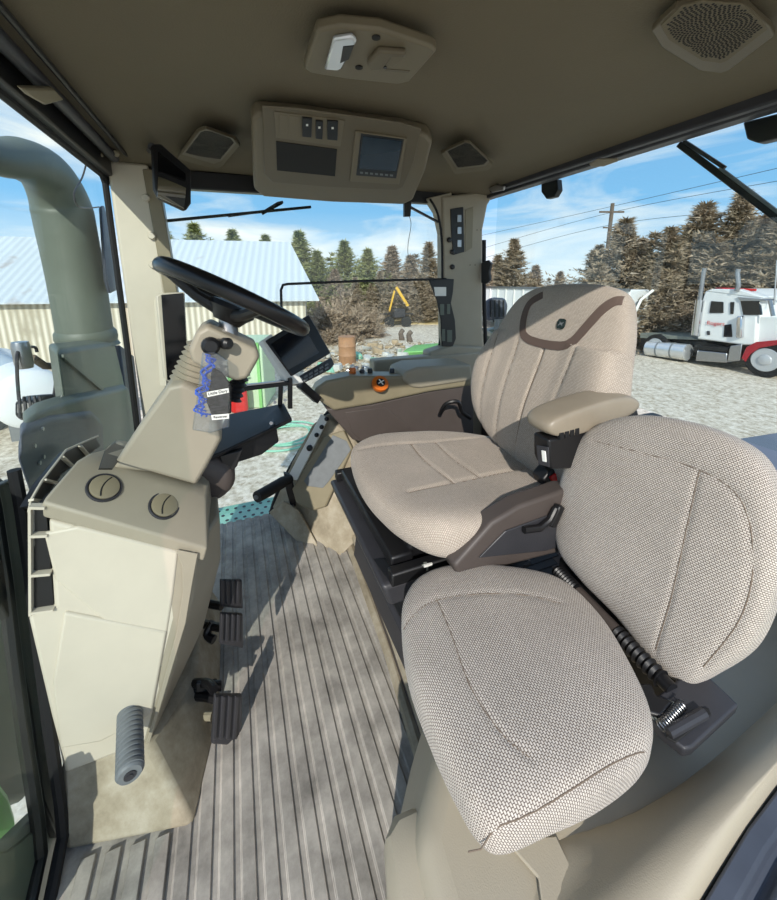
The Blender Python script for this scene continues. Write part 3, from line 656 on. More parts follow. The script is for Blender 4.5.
hk = MB().tube(spl([at(440, 414, X=1.40), at(446, 404, X=1.36), at(458, 402, X=1.34), at(462, 412, X=1.36), at(470, 418, X=1.40)], 5), .009, 8); hk.build('lever', 'black', t)
t = thing('orange_bottle', 'small orange bottle standing on the console in front of the orange dial', 'bottle', at(352, 377, X=1.56))
p = at(352.5, 377.5, X=1.49)+V3((0, 0, .012)); MB().lathe([(.014, 0), (.015, .004), (.015, .024), (.011, .032)], p, (0, 0, 1), 18).build('body', 'orange', t)
MB().lathe([(.009, .031), (.009, .042)], p, (0, 0, 1), 14).build('cap', 'label', t)

# right lower pod by the door with sockets and a tinted cover
t = thing('lower_side_pod', 'beige lower side pod with tinted cover and sockets beside the right door', 'side pod', (1.60, -.30, 0))
def R3(px, X): return at(px[0], px[1], X=X)
b = MB()
b.add([R3((325, 415), 1.66), R3((352, 440), 1.56), R3((366, 470), 1.46), R3((357, 540), 1.40), R3((340, 556), 1.38), R3((318, 552), 1.50), R3((290, 515), 1.66), R3((272, 508), 1.74), R3((292, 462), 1.72), R3((312, 425), 1.69)], [tuple(range(10))])
vv = [v.copy() for v in b.v]; b = MB(); b.loft([vv, [v+V3((.16, -.25, 0)) for v in vv]]); b.build('shell', 'dust', t, bevel=.006)
Q = PL3(R3((300, 490), 1.60), R3((326, 416), 1.645), R3((352, 446), 1.53))
MB().on([(294, 488), (326, 436), (345, 430), (354, 448), (336, 486), (327, 506), (314, 510), (298, 502)], Q, -.01, .022).build('pocket', 'olive', t, bevel=.006)
MB().on([(304, 481), (333, 435), (347, 441), (351, 450), (330, 480), (323, 488), (308, 486)], Q, .012, .003).build('tinted_cover', 'grip', t, bevel=.003)
MB().on([(288, 478), (322, 414), (329, 419), (298, 480)], Q, -.004, .012).build('socket_strip', 'label', t, bevel=.002)
for k, q in enumerate([(327, 419), (322, 427), (317, 435), (310, 448)]): MB().lathe([(.010 if k < 3 else .014, 0), (.010 if k < 3 else .014, .008), (.006, .012)], Q.at(*q, .008), Q.n, 16).build('socket', 'black', t)
MB().on([(270, 512), (284, 500), (300, 510), (322, 552), (305, 548)], Q, -.02, .012).build('lower_skirt', 'dust', t, bevel=.004)
# grab handle
t = thing('grab_handle', 'black rubber grab handle on a bracket beside the right door sill', 'handle', at(285, 495, X=1.62))
MB().tube([at(257, 497, X=1.50), at(268, 491, X=1.54), at(283, 482, X=1.60), at(290, 479, X=1.64)], [.024, .025, .025, .019], 16).build('grip', 'rubber', t)
MB().lathe([(.010, 0), (.007, .001)], at(256, 497.5, X=1.495), (-1, .3, 0), 14).build('end_hole', 'grip', t)
MB().prism([at(284, 474, X=1.63), at(292, 476, X=1.63), at(295, 492, X=1.63), at(296, 506, X=1.63), at(291, 508, X=1.63), at(286, 490, X=1.63)], (.03, 0, 0)).build('bracket', 'black', t, bevel=.003)
MB().lathe([(.008, 0), (.008, .008)], at(293, 506, X=1.625), (-1, 0, 0), 6).build('bolt', 'metal', t)

# ================================================================ DRIVER SEAT
def px2uv(pxs, O, U, Vv):
    O = V3(O); U = V3(U).normalized(); Vv = V3(Vv); Vv = (Vv-U*Vv.dot(U)).normalized(); pl = PL(O, U.cross(Vv)); o = []
    for q in pxs:
        p = pl.at(*q)-O; o.append((p.dot(U), p.dot(Vv)))
    return o
t = thing('driver_seat', 'large fabric driver seat with dark brown headrest band on a black suspension base', 'seat', (.965, -.62, .14))
sO = (.95, -.575, .565)
so = px2uv([(351, 462), (355, 452), (374, 444), (404, 440), (440, 438), (478, 440), (520, 448), (552, 474), (556, 500), (530, 520), (498, 540), (470, 547), (440, 546), (412, 535), (386, 517), (362, 490)], sO, (1, 0, 0), (0, 1, .05))
def shf(u, v):
    bol = .020*max(0, (abs(u+.01)-.13)/.12)**1.5 if abs(u+.01) > .13 else 0
    return bol+.012*max(0, v/.28)-.008
sc_ = [[(-.155, .20), (-.15, .10), (-.135, -.05), (-.125, -.24)], [(.135, .235), (.13, .10), (.12, -.05), (.12, -.24)], [(-.15, .06), (0, .075), (.13, .06)], [(-.14, -.03), (0, -.02), (.12, -.03)]]
cu = Cushion(so, sO, (1, 0, 0), (0, 1, .05), .05, .075, 3.6, sc_, shf)
cush = cu.mesh('seat_cushion', 'weave2', t)
for s_ in sc_: cu.seam(s_, cush)
bU = (-1, 0, 0); bV = (0, -.27, 1)
bO = (.94, -.90, .86)
bo = px2uv([(512, 455), (490, 432), (480, 404), (484, 366), (499, 336), (517, 307), (533, 293), (552, 287), (585, 285), (615, 288), (631, 299), (634, 330), (630, 370), (624, 420), (606, 462), (572, 486), (535, 476)], bO, bU, bV)
def bhf(u, v):
    b_ = .035*max(0, (abs(u)-.12)/.13)**1.4 if abs(u) > .12 and v < .1 else 0
    return b_+.012*math.exp(-((v+.12)/.12)**2)
bs = [[(-.175, .10), (-.165, -.05), (-.15, -.25)], [(-.06, .085), (-.055, -.1), (-.05, -.28)], [(.06, .085), (.055, -.1), (.05, -.28)], [(.175, .10), (.165, -.05), (.15, -.25)]]
cb = Cushion(bo, bO, bU, bV, .055, .055, 3.6, bs, bhf)
back = cb.mesh('backrest', 'weave2', t)
for s_ in bs: cb.seam(s_, back)
cb.strip('headrest_band', [cb.uvpx(*q_) for q_ in ((540, 294), (528, 303), (523, 320), (524, 335), (536, 342), (560, 346), (573, 341), (587, 325), (600, 309), (610, 300), (616, 298))], .026, 'seat_brown', back)
lg = MB(); c = cb.onface(*cb.uvpx(562, 324), .003); lg.prism([c+cb.U*a+cb.V*b for a, b in rrect(0, 0, .030, .030, .009)], cb.W*.003)
emb = lg.build('emblem', mat('emblem_green', (28, 40, 34), .35), back, bevel=.001)
dp = [(-.009, -.004), (-.004, .001), (-.006, .007), (-.002, .003), (.004, .003), (.010, .006), (.005, -.001), (.007, -.007), (.002, -.003), (-.004, -.003), (-.008, -.008)]
MB().prism([c+cb.W*.003+cb.U*a+cb.V*b for a, b in dp], cb.W*.0008).build('emblem_mark', 'grip', emb)
# near side panel
PS = PL((.600, 0, 0), (-1, 0, 0))
sp = [(454, 566), (470, 548), (492, 523), (520, 506), (566, 490), (590, 488), (592, 545), (548, 556), (505, 567), (458, 577)]
b = MB(); nr_ = [PS.at(*q) for q in sp]; b.prism(nr_, (.05, 0, 0)); pan = b.build('side_panel', 'brown', t, bevel=.008, seg=3)
MB().on([(478, 557), (505, 530), (560, 510), (586, 510), (586, 538), (545, 550)], PS, 0, .004).build('panel_inset', 'dark', pan, bevel=.003)
MB().tube([PS.at(524, 530, .012), PS.at(540, 528, .014), PS.at(550, 520, .012), PS.at(556, 508, .01)], .008, 10).build('lever', 'black', t)
MB().bar(PS.at(551, 526, .01), PS.at(560, 505, .01), .018, .02, (0, 1, 0)).build('lever', 'black', t, bevel=.004)
PF = PL((1, -.30, 0), (0, 1, 0))
# buckle
bk_ = MB().prism([at(543, 480, X=.71), at(551, 470, X=.71), at(565, 470, X=.71), at(570, 482, X=.71), at(562, 492, X=.71), at(547, 490, X=.71)], (.045, 0, 0)).build('buckle', 'black', t, bevel=.006)
MB().prism([at(550, 478, X=.705), at(559, 472, X=.705), at(563, 478, X=.705), at(555, 486, X=.705)], (.03, 0, 0)).build('buckle_button', 'red', bk_, bevel=.003)
# suspension base
b = MB()
b.loft([[V3((.72, -.34, .14)), V3((1.20, -.34, .14)), V3((1.20, -.90, .14)), V3((.72, -.90, .14))], [V3((.74, -.345, .24)), V3((1.18, -.345, .24)), V3((1.18, -.88, .24)), V3((.74, -.88, .24))]]); b.build('base_plate', 'dark', t, bevel=.012)
b = MB(); zs = [.24+.03*i for i in range(8)]; rg = []
for i, z in enumerate(zs):
    for dz, k in ((0, 0), (.012, .018)):
        rg.append([V3((.77-k, -.37+k, z+dz)), V3((1.15+k, -.37+k, z+dz)), V3((1.15+k, -.86-k, z+dz)), V3((.77-k, -.86-k, z+dz))])
b.loft(rg); b.build('bellows', 'black', t, bevel=.003)
b = MB().loft([[V3((.695, -.285, .395)), V3((1.22, -.285, .395)), V3((1.22, -.90, .395)), V3((.695, -.90, .395))], [V3((.70, -.265, .455)), V3((1.22, -.265, .455)), V3((1.22, -.90, .455)), V3((.70, -.90, .455))]]); b.build('carriage', 'dark', t, bevel=.012, seg=3)
b = MB().bar((.70, -.285, .475), (.70, -.88, .475), .03, .035); b.build('slide_rail', 'black', t, bevel=.005)
MB().bar((1.2, -.285, .475), (1.2, -.88, .475), .03, .035).build('slide_rail', 'black', t, bevel=.005)
MB().box((.955, -.33, .485), (.46, .06, .035)).build('front_tray', 'black', t, bevel=.006)
MB().box((.955, -.60, .50), (.44, .50, .05)).build('seat_pan', 'black', t, bevel=.01)
for k, (x, y, l) in enumerate([(425, 572, .08), (452, 568, .03)]):
    p = at(x, y, X=.70); MB().bar(p, p+V3((0, -l, .012)), .03, .022).build('adjuster', 'black', t, bevel=.004)
MB().bar(at(400, 572, X=.70), at(428, 566, X=.69), .012, .02).build('pull_handle', 'grime', t, bevel=.003)
MB().bar(at(424, 566, X=.684), at(432, 564, X=.684), .004, .006).build('adjuster_mark', 'label', t)
MB().tube(spl([at(482, 565, X=.66), at(496, 572, X=.65), at(512, 568, X=.65), at(528, 562, X=.66)], 5), [.010]*16, 10).build('fore_aft_lever', 'dark', t)
MB().on([(372, 560), (386, 560), (400, 577), (388, 580)], PL((.75, -.30, .455), (0, .3, 1)), 0, .006).build('cable_clip', 'black', t, bevel=.002)
# armrest on the near side
ar = thing('seat_armrest', 'padded taupe armrest over a black storage box on the near side of driver seat', 'armrest', at(590, 430, X=.68))
bpy.data.objects.remove(ar)
PX_ = PL((.60, 0, 0), (-1, 0, 0))
b = MB(); ap = [(549, 440), (560, 438), (600, 424), (638, 409), (642, 425), (630, 450), (604, 462), (575, 469), (552, 470), (549, 462)]
nr_ = [PX_.at(*q) for q in ap]; b.prism(nr_, (.05, 0, 0)); bx_ = b.build('armrest_box', 'black', t, bevel=.006, seg=3)
b = MB(); rg = []
for xx, s_ in ((.590, .90), (.598, 1.0), (.63, 1.03), (.670, 1.0), (.680, .9)):
    qs = [PX_.at(*q) for q in ((550, 438), (546, 428), (552, 418), (580, 407), (615, 396), (636, 396), (642, 404), (636, 413), (600, 427), (575, 436))]
    m0 = sum(qs, V3((0, 0, 0)))/len(qs); rg.append([V3((xx, (m0+(q-m0)*s_).y, (m0+(q-m0)*s_).z)) for q in qs])
b.loft(rg); b.build('armrest_pad', mat('armrest_vinyl', (146, 135, 118), .42, noise=.06, nscale=14), t, sub=2, ang=80)
MB().on([(537, 445), (549, 447), (550, 467), (539, 464)], PL(PX_.at(549, 455), (-.15, 1, 0)), .004, .003).build('switch_plate', 'dark', bx_, bevel=.001)
MB().on([(542, 450), (546, 451), (547, 462), (543, 461)], PL(PX_.at(549, 455), (-.15, 1, 0)), .007, .003).build('rocker_switch', 'label', bx_, bevel=.001)
b = MB()
for k in range(4): b.on([(557+k*5, 432-k*1.5), (561+k*5, 431-k*1.5), (561+k*5, 437-k*1.5), (557+k*5, 438-k*1.5)], PX_, .0, .01)
b.build('hinge', 'rubber', bx_, bevel=.001)
MB().box((.64, -1.02, .66), (.04, .08, .26)).build('armrest_support', 'black', t, bevel=.01)

# ================================================================ INSTRUCTOR SEAT
t = thing('instructor_seat', 'small woven-fabric fold-down instructor seat nearest the camera with latch plate', 'seat', (.44, -.45, .345))
iO = (.44, -.42, .475)
ipx = [(402, 640), (404, 610), (420, 588), (452, 577), (500, 578), (556, 590), (598, 628), (634, 690), (651, 740), (640, 775), (600, 808), (550, 832), (503, 851), (478, 838), (455, 800), (432, 750), (410, 690)]
io = px2uv(ipx, iO, (1, 0, 0), (0, 1, 0))
ipl = lambda L, O, U, Vv: px2uv(L, O, U, Vv)
isx = [[(436, 600), (452, 640), (470, 690), (500, 735), (530, 760)], [(470, 822), (520, 810), (570, 785), (612, 760), (646, 742)], [(404, 622), (430, 605), (470, 598), (520, 598), (560, 606)]]
is_ = [ipl(L, (.44, -.42, .525), (1, 0, 0), (0, 1, 0)) for L in isx]
ci = Cushion(io, iO, (1, 0, 0), (0, 1, 0), .05, .035, 5, is_, lambda u, v: .012-.10*(u*u+v*v), gd=.003, gw=.004)
ic = ci.mesh('seat_cushion', 'weave', t)
for s_ in is_[:3]: ci.seam(s_, ic, r=.0009)
jO = (.45, -.735, .64); jU = (-1, 0, 0); jV = (0, -.22, 1)
jpx = [(566, 548), (563, 510), (572, 468), (590, 436), (618, 420), (655, 416), (700, 424), (742, 440), (770, 462), (786, 500), (790, 550), (780, 600), (758, 646), (722, 672), (694, 682), (664, 662), (626, 616), (588, 578)]
jo = px2uv(jpx, jO, jU, jV)
jsx = [[(590, 440), (640, 452), (700, 470), (740, 500), (752, 560), (738, 620), (700, 668)], [(700, 470), (690, 520), (672, 600), (655, 650)]]
js = [px2uv(L, (.45, -.69, .65), jU, jV) for L in jsx]
cj = Cushion(jo, jO, jU, jV, .045, .03, 5, js, lambda u, v: .01-.08*(u*u+v*v), gd=.003, gw=.004)
jc = cj.mesh('backrest', 'weave', t)
cj.seam(js[0], jc, r=.0009); cj.seam(js[1], jc, r=.0009)
# hinge rod with bunched sleeves
ra = at(556, 570, Z=.47); rb_ = at(672, 690, Z=.475); dd = rb_-ra
MB().tube([ra, rb_], .012, 12).build('hinge_rod', 'black', t)
MB().tube([ra+dd*.25, ra+dd*.62], .0145, 12).build('hinge_cover', 'brown', t)
for f0, f1 in ((.02, .25), (.6, .95)):
    prof = []
    n_ = 9
    for i in range(n_): prof += [(.013, dd.length*(f0+(f1-f0)*i/n_)), (.0165, dd.length*(f0+(f1-f0)*(i+.5)/n_))]
    MB().lathe(prof, ra, dd+V3((0, 0, 0)), 16).build('sleeve', 'black', t, ang=60)
b = MB()
PLt = PL((.29, -.66, .475), (-.12, .12, 1))
lt = MB().on([(640, 716), (676, 686), (694, 679), (704, 682), (736, 713), (690, 756), (682, 758), (662, 742)], PLt, -.02, .022).build('latch_plate', 'dark', t, bevel=.004, seg=3)
MB().on([(616, 697), (640, 688), (650, 688), (655, 700), (672, 706), (660, 722), (640, 716), (620, 710)], PLt, -.004, .014).build('latch_tab', 'black', t, bevel=.004, seg=3)
MB().on([(665, 738), (699, 710), (708, 709), (711, 716), (675, 744)], PLt, .002, .004).build('latch_slot', 'ink', lt, bevel=.001)
MB().tube([PLt.at(668, 733, .008), PLt.at(704, 713, .008)], .008, 10).build('pin', 'dark', lt)
MB().on([(648, 716), (668, 700), (684, 708), (666, 728)], PLt, .002, .002).build('worn_plate', 'grime', lt)
sp_ = []
A_ = PLt.at(660, 727, .009); B_ = PLt.at(683, 704, .009); ax_ = (B_-A_); u_ = PLt.n; v_ = ax_.normalized().cross(u_)
for i in range(12*10+1): a = i/10*2*pi; sp_.append(A_+ax_*(i/120)+(u_*cos(a)+v_*sin(a))*.0065)
MB().tube(sp_, .0012, 6).build('spring', 'metal', lt)
MB().loft([[(.34, -.30, .34), (.56, -.33, .34), (.56, -.56, .34), (.34, -.56, .34)], [(.36, -.32, .45), (.54, -.34, .45), (.54, -.56, .45), (.36, -.56, .45)]]).build('seat_support', 'beige', t, bevel=.01)
MB().box((.44, -.70, .42), (.30, .03, .14)).build('back_bracket', 'black', t, bevel=.005)

# ================================================================ ROOF FURNITURE
def quad_l(q, s, t_): return q[0].lerp(q[1], s).lerp(q[3].lerp(q[2], s), t_)
t = thing('overhead_console', 'beige overhead console with switches, dark cubby and small radio screen above the side window', 'console', at(340, 150, X=1.3))
O1, O2, O4 = at(250, 98, Z=1.60), at(432, 126, Z=1.60), at(252, 182, Z=1.485)
PO = PL3(O1, O2, O4)
opx = [(250, 104), (256, 98), (300, 102), (400, 116), (426, 122), (431, 130), (424, 160), (412, 190), (402, 195), (330, 192), (262, 186), (253, 178)]
b = MB(); b.on(opx, PO, -.045, .045); b.build('shell', 'roofp', t, bevel=.012, seg=4)
ipn = [(262, 104), (300, 107), (400, 121), (421, 127), (414, 160), (403, 186), (396, 189), (330, 186), (272, 181), (264, 172)]
b = MB().on(ipn, PO, -.001, .006); b.build('face', 'roofd', t, bevel=.003)
MB().on([(274, 111), (345, 120), (340, 146), (276, 137)], PO, .005, .002).build('switch_panel', 'roofp', t, bevel=.0008)
MB().on([(276, 141), (337, 149), (335, 176), (277, 170)], PO, .005, .0015).build('cubby', 'ink', t)
for sx in ((302, 116, 312, 136), (315.5, 119, 323, 138), (327, 119, 338, 139)):
    s_ = MB().on([(sx[0], sx[1]), (sx[2], sx[1]+1), (sx[2]-.6, sx[3]), (sx[0], sx[3]-1)], PO, .006, .006).build('rocker_switch', 'black', t, bevel=.0015)
    MB().on([((sx[0]+sx[2])/2-1, (sx[1]+sx[3])/2-2), ((sx[0]+sx[2])/2+1.2, (sx[1]+sx[3])/2-2), ((sx[0]+sx[2])/2+1.2, (sx[1]+sx[3])/2), ((sx[0]+sx[2])/2-1, (sx[1]+sx[3])/2)], PO, .012, .0006).build('switch_mark', 'label', s_)
for sx in ((279, 114, 287, 134), (289, 115, 300, 135)): MB().on([(sx[0], sx[1]), (sx[2], sx[1]+1), (sx[2], sx[3]), (sx[0], sx[3]-1)], PO, .006, .002).build('blank_cover', 'roofp', t, bevel=.0006)
MB().on([(355, 130), (407, 137), (399, 183), (350, 180)], PO, .004, .006).build('radio_frame', 'roofp', t, bevel=.002)
r_ = MB().on([(361, 133), (404, 139), (396, 178), (356, 175)], PO, .009, .0015).build('radio_bezel', 'black', t)
MB().on([(363, 136), (402, 141), (396, 171), (359, 168)], PO, .0103, .001).build('radio_screen', mat('lcd', (34, 46, 58), .12), r_)
for k in range(7): MB().on([(360+k*5, 171.5+k*.45), (363+k*5, 171.8+k*.45), (363+k*5, 173.6+k*.45), (360+k*5, 173.3+k*.45)], PO, .0103, .001).build('radio_button', 'grip', r_)
# dome light console
PC = PL((0, 0, 1.598), (0, 0, -1))
t = thing('dome_light', 'beige dome light panel on the headliner with clear lamp and recessed handle', 'lamp', at(370, 45, Z=1.60))
MB().on([(303, 57), (316, 17), (340, 12), (380, 16), (432, 34), (437, 39), (410, 71), (398, 74), (345, 68), (310, 62)], PC, -.010, .022).build('housing', 'roofp', t, bevel=.006, seg=3)
l_ = MB().on([(324, 65), (333, 34), (352, 31), (357, 36), (342, 64), (338, 66)], PC, .012, .010).build('lamp_lens', 'chrome', t, bevel=.004)
l_.data.materials[0] = mat('lamp_lens', (215, 218, 222), .18, .55)
MB().on([(343, 45), (354, 44), (349, 58), (340, 62)], PC, .020, .003).build('lamp_switch', 'black', t, bevel=.001)
MB().on([(367, 58), (378, 45), (406, 47), (405, 52), (392, 51), (382, 64), (370, 65)], PC, .012, .012).build('recess_lip', 'roofd', t, bevel=.004)
MB().on([(384, 60), (394, 50), (405, 52), (400, 60), (392, 66)], PC, .011, .004).build('recess_pad', 'roofp', t, bevel=.002)
MB().on([(386, 68), (410, 70), (408, 72), (385, 70)], PC, .011, .002).build('groove', 'roofd', t)
for q in ((376, 37), (359, 67)): MB().lathe([(.008, 0), (.008, .002), (.004, .003)], PC.at(*q, .012), (0, 0, -1), 16).build('screw_cap', 'ink', t)
for q in ((395, 54), (385, 67)): MB().lathe([(.004, 0), (.004, .002)], PC.at(*q, .014), (0, 0, -1), 12).build('screw', 'dark', t)
# speakers / vents in the headliner
def grille(name, label, pxs, Z, face, rows, nrm, hole, frame, cat):
    pl = PL((at(*pxs[0], Z=Z)), nrm) if nrm else PL((0, 0, Z), (0, 0, -1))
    t = thing(name, label, cat, pl.at(*pxs[0]))
    MB().on(pxs, pl, -.008, .013).build('frame', frame, t, bevel=.003)
    c = (sum(p[0] for p in pxs)/len(pxs), sum(p[1] for p in pxs)/len(pxs)); inn = [(c[0]+(x-c[0])*.86, c[1]+(y-c[1])*.86) for x, y in pxs]
    MB().on(inn, pl, .004, .003).build('grille', face, t, bevel=.001)
    i3 = [pl.at(*q, .0072) for q in inn]; cc = sum(i3, V3((0, 0, 0)))/len(i3); u = (i3[1]-i3[0]).normalized(); v = pl.n.cross(u)
    P2_ = [((p-cc).dot(u), (p-cc).dot(v)) for p in i3]
    def inside(x, y, k=.90):
        s = False; n = len(P2_)
        for i in range(n):
            x1, y1 = P2_[i]; x2, y2 = P2_[(i+1) % n]; x1 *= k; x2 *= k; y1 *= k; y2 *= k
            if (y1 > y) != (y2 > y) and x < (x2-x1)*(y-y1)/(y2-y1)+x1: s = not s
        return s
    b = MB(); step = hole*2.9
    R_ = 1
    while R_*step < .14:
        n = int(2*pi*R_)
        for k in range(n):
            a = 2*pi*k/n+R_*.3; x = R_*step*cos(a); y = R_*step*sin(a)
            if inside(x, y):
                q = cc+u*x+v*y; b.lathe([(hole, 0), (hole, .0006)], q, pl.n, 6)
        R_ += 1
    h = b.build('speaker_hole', 'ink', t, smooth=False); h['kind'] = 'stuff'
    return t
grille('roof_speaker', 'large dotted square speaker grille in the headliner at upper right', [(652, 23), (676, 0), (700, -6), (748, -2), (772, 20), (776, 28), (730, 64), (722, 67), (700, 64), (662, 40)], 1.604, 'head', 0, None, .0022, 'roofd', 'speaker')
grille('roof_speaker', 'small speaker grille in the headliner left of the overhead console', [(177, 155), (197, 128), (205, 125), (236, 136), (240, 142), (222, 163), (214, 166)], 1.590, 'roofd', 0, None, .0010, 'head', 'speaker')
grille('roof_speaker', 'small speaker grille in the headliner right of the overhead console', [(441, 150), (464, 139), (470, 140), (493, 162), (488, 167), (455, 171)], 1.590, 'roofd', 0, None, .0010, 'head', 'speaker')
# mirror
t = thing('interior_mirror', 'black framed rear-view mirror hung at the front corner of the roof', 'mirror', at(170, 160, X=1.5))
PM = PL(at(170, 185, X=1.45), V3((-.8, -.55, .12)))
MB().on([(150, 146), (158, 146), (188, 172), (188, 205), (183, 212), (157, 200), (152, 190)], PM, -.02, .022).build('frame', 'black', t, bevel=.005)
g_ = MB().on([(158, 176), (186, 188), (184, 209), (157, 197)], PM, .002, .001).build('glass', 'chrome', t); g_.data.materials[0] = mat('mirror_glass', (235, 238, 240), .02, 1)
MB().on([(158, 152), (185, 174), (185, 182), (158, 172)], PM, .002, .004).build('upper_visor', 'gloss', t, bevel=.001)
MB().tube([at(152, 147, X=1.5), at(150, 150, Z=1.60), at(150, 145, Z=1.64)], .012, 10).build('stem', 'black', t)
# roof rail fittings by the windshield : roller blind tube, bracket, clips
t = thing('roller_blind', 'rolled sunblind tube with cream bracket along the windshield header', 'sunblind', (1.2, YF-.06, 1.57))
MB().tube([(.3, YF-.055, 1.575), (1.74, YF-.055, 1.575)], .016, 12).build('tube', 'dark', t)
MB().tube([(.3, YF-.09, 1.592), (1.76, YF-.09, 1.592)], .007, 8).build('rail', 'black', t)
PBk = PL((0, YF-.075, 1.56), (0, -1, -.6))
MB().on([(14, 84), (48, 85), (58, 96), (38, 101), (22, 92)], PBk, -.01, .014).build('bracket', 'olive', t, bevel=.004)
for q in ((100, 155), (116, 154)): MB().lathe([(.010, 0), (.010, .02), (.006, .024)], at(q[0], q[1], X=1.70), (-1, -.1, -.1), 12).build('end_clip', 'olive', t)
# side / rear header clips and hanging sensors
t = thing('grab_clip', 'pale plastic clip on the dark rail above the rear window', 'clip', at(604, 161, Y=YB+.06))
PRr = PL((0, YB+.065, 1.57), (0, 1, -.3))
MB().on([(591, 163), (600, 158), (618, 158), (619, 161), (605, 166), (593, 166)], PRr, 0, .012).build('body', 'taupe', t, bevel=.003)
t = thing('rail_clip', 'small metal clip at the corner where the rear rail meets the post', 'clip', at(497, 189, Y=YB+.06))
MB().on([(490, 188), (498, 184), (506, 186), (505, 190), (494, 192)], PRr, 0, .012).build('body', 'metal', t, bevel=.003)
tag(MB().prism([at(541, 181, Y=YB-.05), at(557, 179, Y=YB-.05), at(558, 190, Y=YB-.05), at(554, 197, Y=YB-.05), at(546, 199, Y=YB-.05), at(541, 192, Y=YB-.05)], (0, -.03, 0)).build('lamp_back', 'black', bevel=.004), 'small black lamp back hanging outside the rear window near the post', 'lamp', 'lamps outside the rear window')
tag(MB().prism([at(742, 122, Y=YB-.05), at(790, 110, Y=YB-.05), at(790, 135, Y=YB-.05), at(757, 143, Y=YB-.05), at(746, 139, Y=YB-.05)], (0, -.04, 0)).build('lamp_back', 'black', bevel=.006), 'larger black lamp back cut off by the right frame edge outside the rear window', 'lamp', 'lamps outside the rear window')
t = thing('hanging_sensor', 'small black sensor box with a thin dangling wire at the top of the side window', 'sensor', at(407, 210, X=1.80))
PW = PL((1.80, 0, 0), (-1, 0, 0))
MB().on([(403, 202), (410, 202), (409, 217), (403, 217)], PW, 0, .02).build('body', 'black', t, bevel=.002)
MB().tube(spl([PW.at(409, 215), PW.at(411, 225), PW.at(408, 245), PW.at(409, 258), PW.at(417, 272)], 6), .0016, 6).build('wire', 'grip', t)
MB().bar(PW.at(408, 206), PW.at(438, 222), .012, .010).build('stay', 'dark', t)
# right door rail with latch strip
t = thing('door_rail', 'thin black horizontal rail with latch strip across the right door window', 'rail', at(430, 290, X=1.80))
PD = PL((1.765, 0, 0), (-1, 0, 0))
MB().tube([PD.at(282, 330), PD.at(281, 290), PD.at(283, 285), PD.at(288, 284), PD.at(360, 281), PD.at(446, 279)], .006, 8).build('bar', 'black', t)
MB().on([(428, 280), (453, 279), (452, 292), (450, 303), (454, 320), (455, 338), (452, 346), (441, 346), (440, 320), (436, 300)], PD, 0, .012).build('latch_body', 'black', t, bevel=.003)
MB().on([(434, 287), (446, 287), (446, 296), (435, 296)], PD, .012, .002).build('sticker', 'label', t)
for q in ((440, 304, 444, 315), (447, 304, 450, 314), (442, 329, 445, 341), (447, 330, 452, 342)): MB().on([(q[0], q[1]), (q[2], q[1]), (q[2], q[3]), (q[0], q[3])], PD, .012, .002).build('slot', 'stack', t, bevel=.001)
# rotating door hardware right of the rear post
t = thing('window_latch', 'black curved latch knob on the outer side of the rear corner post', 'latch', at(486, 270, X=1.8))
MB().on([(483, 263), (490, 260), (493, 264), (491, 272), (492, 280), (488, 284), (483, 283)], PL((1.75, -1.28, 0), (-.4, 1, 0)), 0, .02).build('body', 'black', t, bevel=.004)
# wipers
t = thing('side_wiper', 'black wiper arm and blade across the top of the side window', 'wiper', at(275, 209, X=1.9))
PWi = PL((1.90, 0, 0), (-1, 0, 0))
MB().bar(PWi.at(155, 222), PWi.at(311, 207), .012, .012).build('blade', 'black', t, bevel=.002)
MB().tube([PWi.at(228, 216), PWi.at(265, 211), PWi.at(278, 203), PWi.at(283, 202)], .006, 8).build('arm', 'dark', t)
MB().bar(PWi.at(262, 214), PWi.at(282, 203), .01, .01).build('linkage', 'black', t)
t = thing('rear_wiper', 'black wiper arm slanting down across the rear window', 'wiper', at(690, 145, Y=YB-.06))
PRw = PL((0, YB-.06, 0), (0, 1, 0))
MB().bar(PRw.at(679, 144), PRw.at(800, 235), .018, .012, (0, 1, 0)).build('blade', 'black', t, bevel=.003)
MB().bar(PRw.at(684, 141), PRw.at(725, 168), .01, .012, (0, 1, 0)).build('arm', 'dark', t, bevel=.002)
MB().bar(PRw.at(720, 168), PRw.at(800, 229), .008, .012, (0, 1, 0)).build('arm', 'grip', t, bevel=.002)

# ================================================================ OUTSIDE: TRACTOR PARTS
t = thing('exhaust_stack', 'grey-green bent exhaust stack with collar and shroud outside the windshield', 'exhaust', at(90, 430, Y=.72))
PE = lambda x, y: at(x, y, Y=.72)
pts = [(-30, 152), (0, 158), (22, 160), (45, 173), (60, 200), (68, 235), (77, 280), (86, 335)]
c3 = [PE(*q) for q in pts]
MB().tube(spl(c3, 6), [(.045+.075*min(1, i/26)) for i in range(7*6+1)], 28).build('pipe', 'stack', t)
d = (PE(88, 345)-PE(80, 300)).normalized()
MB().lathe([(.118, -.02), (.132, 0), (.134, .03), (.128, .05), (.14, .07)], PE(86, 332), d, 32).build('collar', 'stack', t)
b = MB(); fr = [at(x, y, Y=.60) for x, y in [(56, 350), (114, 342), (135, 430), (140, 470), (76, 470), (66, 420)]]; b.prism(fr, (.22, .10, 0)); b.build('shroud', 'stack', t, bevel=.02, seg=3)
MB().bar(at(62, 356, Y=.595), at(104, 392, Y=.59), .01, .012).build('seam_rib', 'stack', t)
MB().bar(at(104, 392, Y=.59), at(118, 440, Y=.59), .01, .012).build('seam_rib', 'stack', t)
MB().prism([at(x, y, Y=.66) for x, y in [(120, 345), (134, 356), (144, 440), (132, 440)]], (0, .15, 0)).build('rear_shield', 'blue_grey', t, bevel=.006)
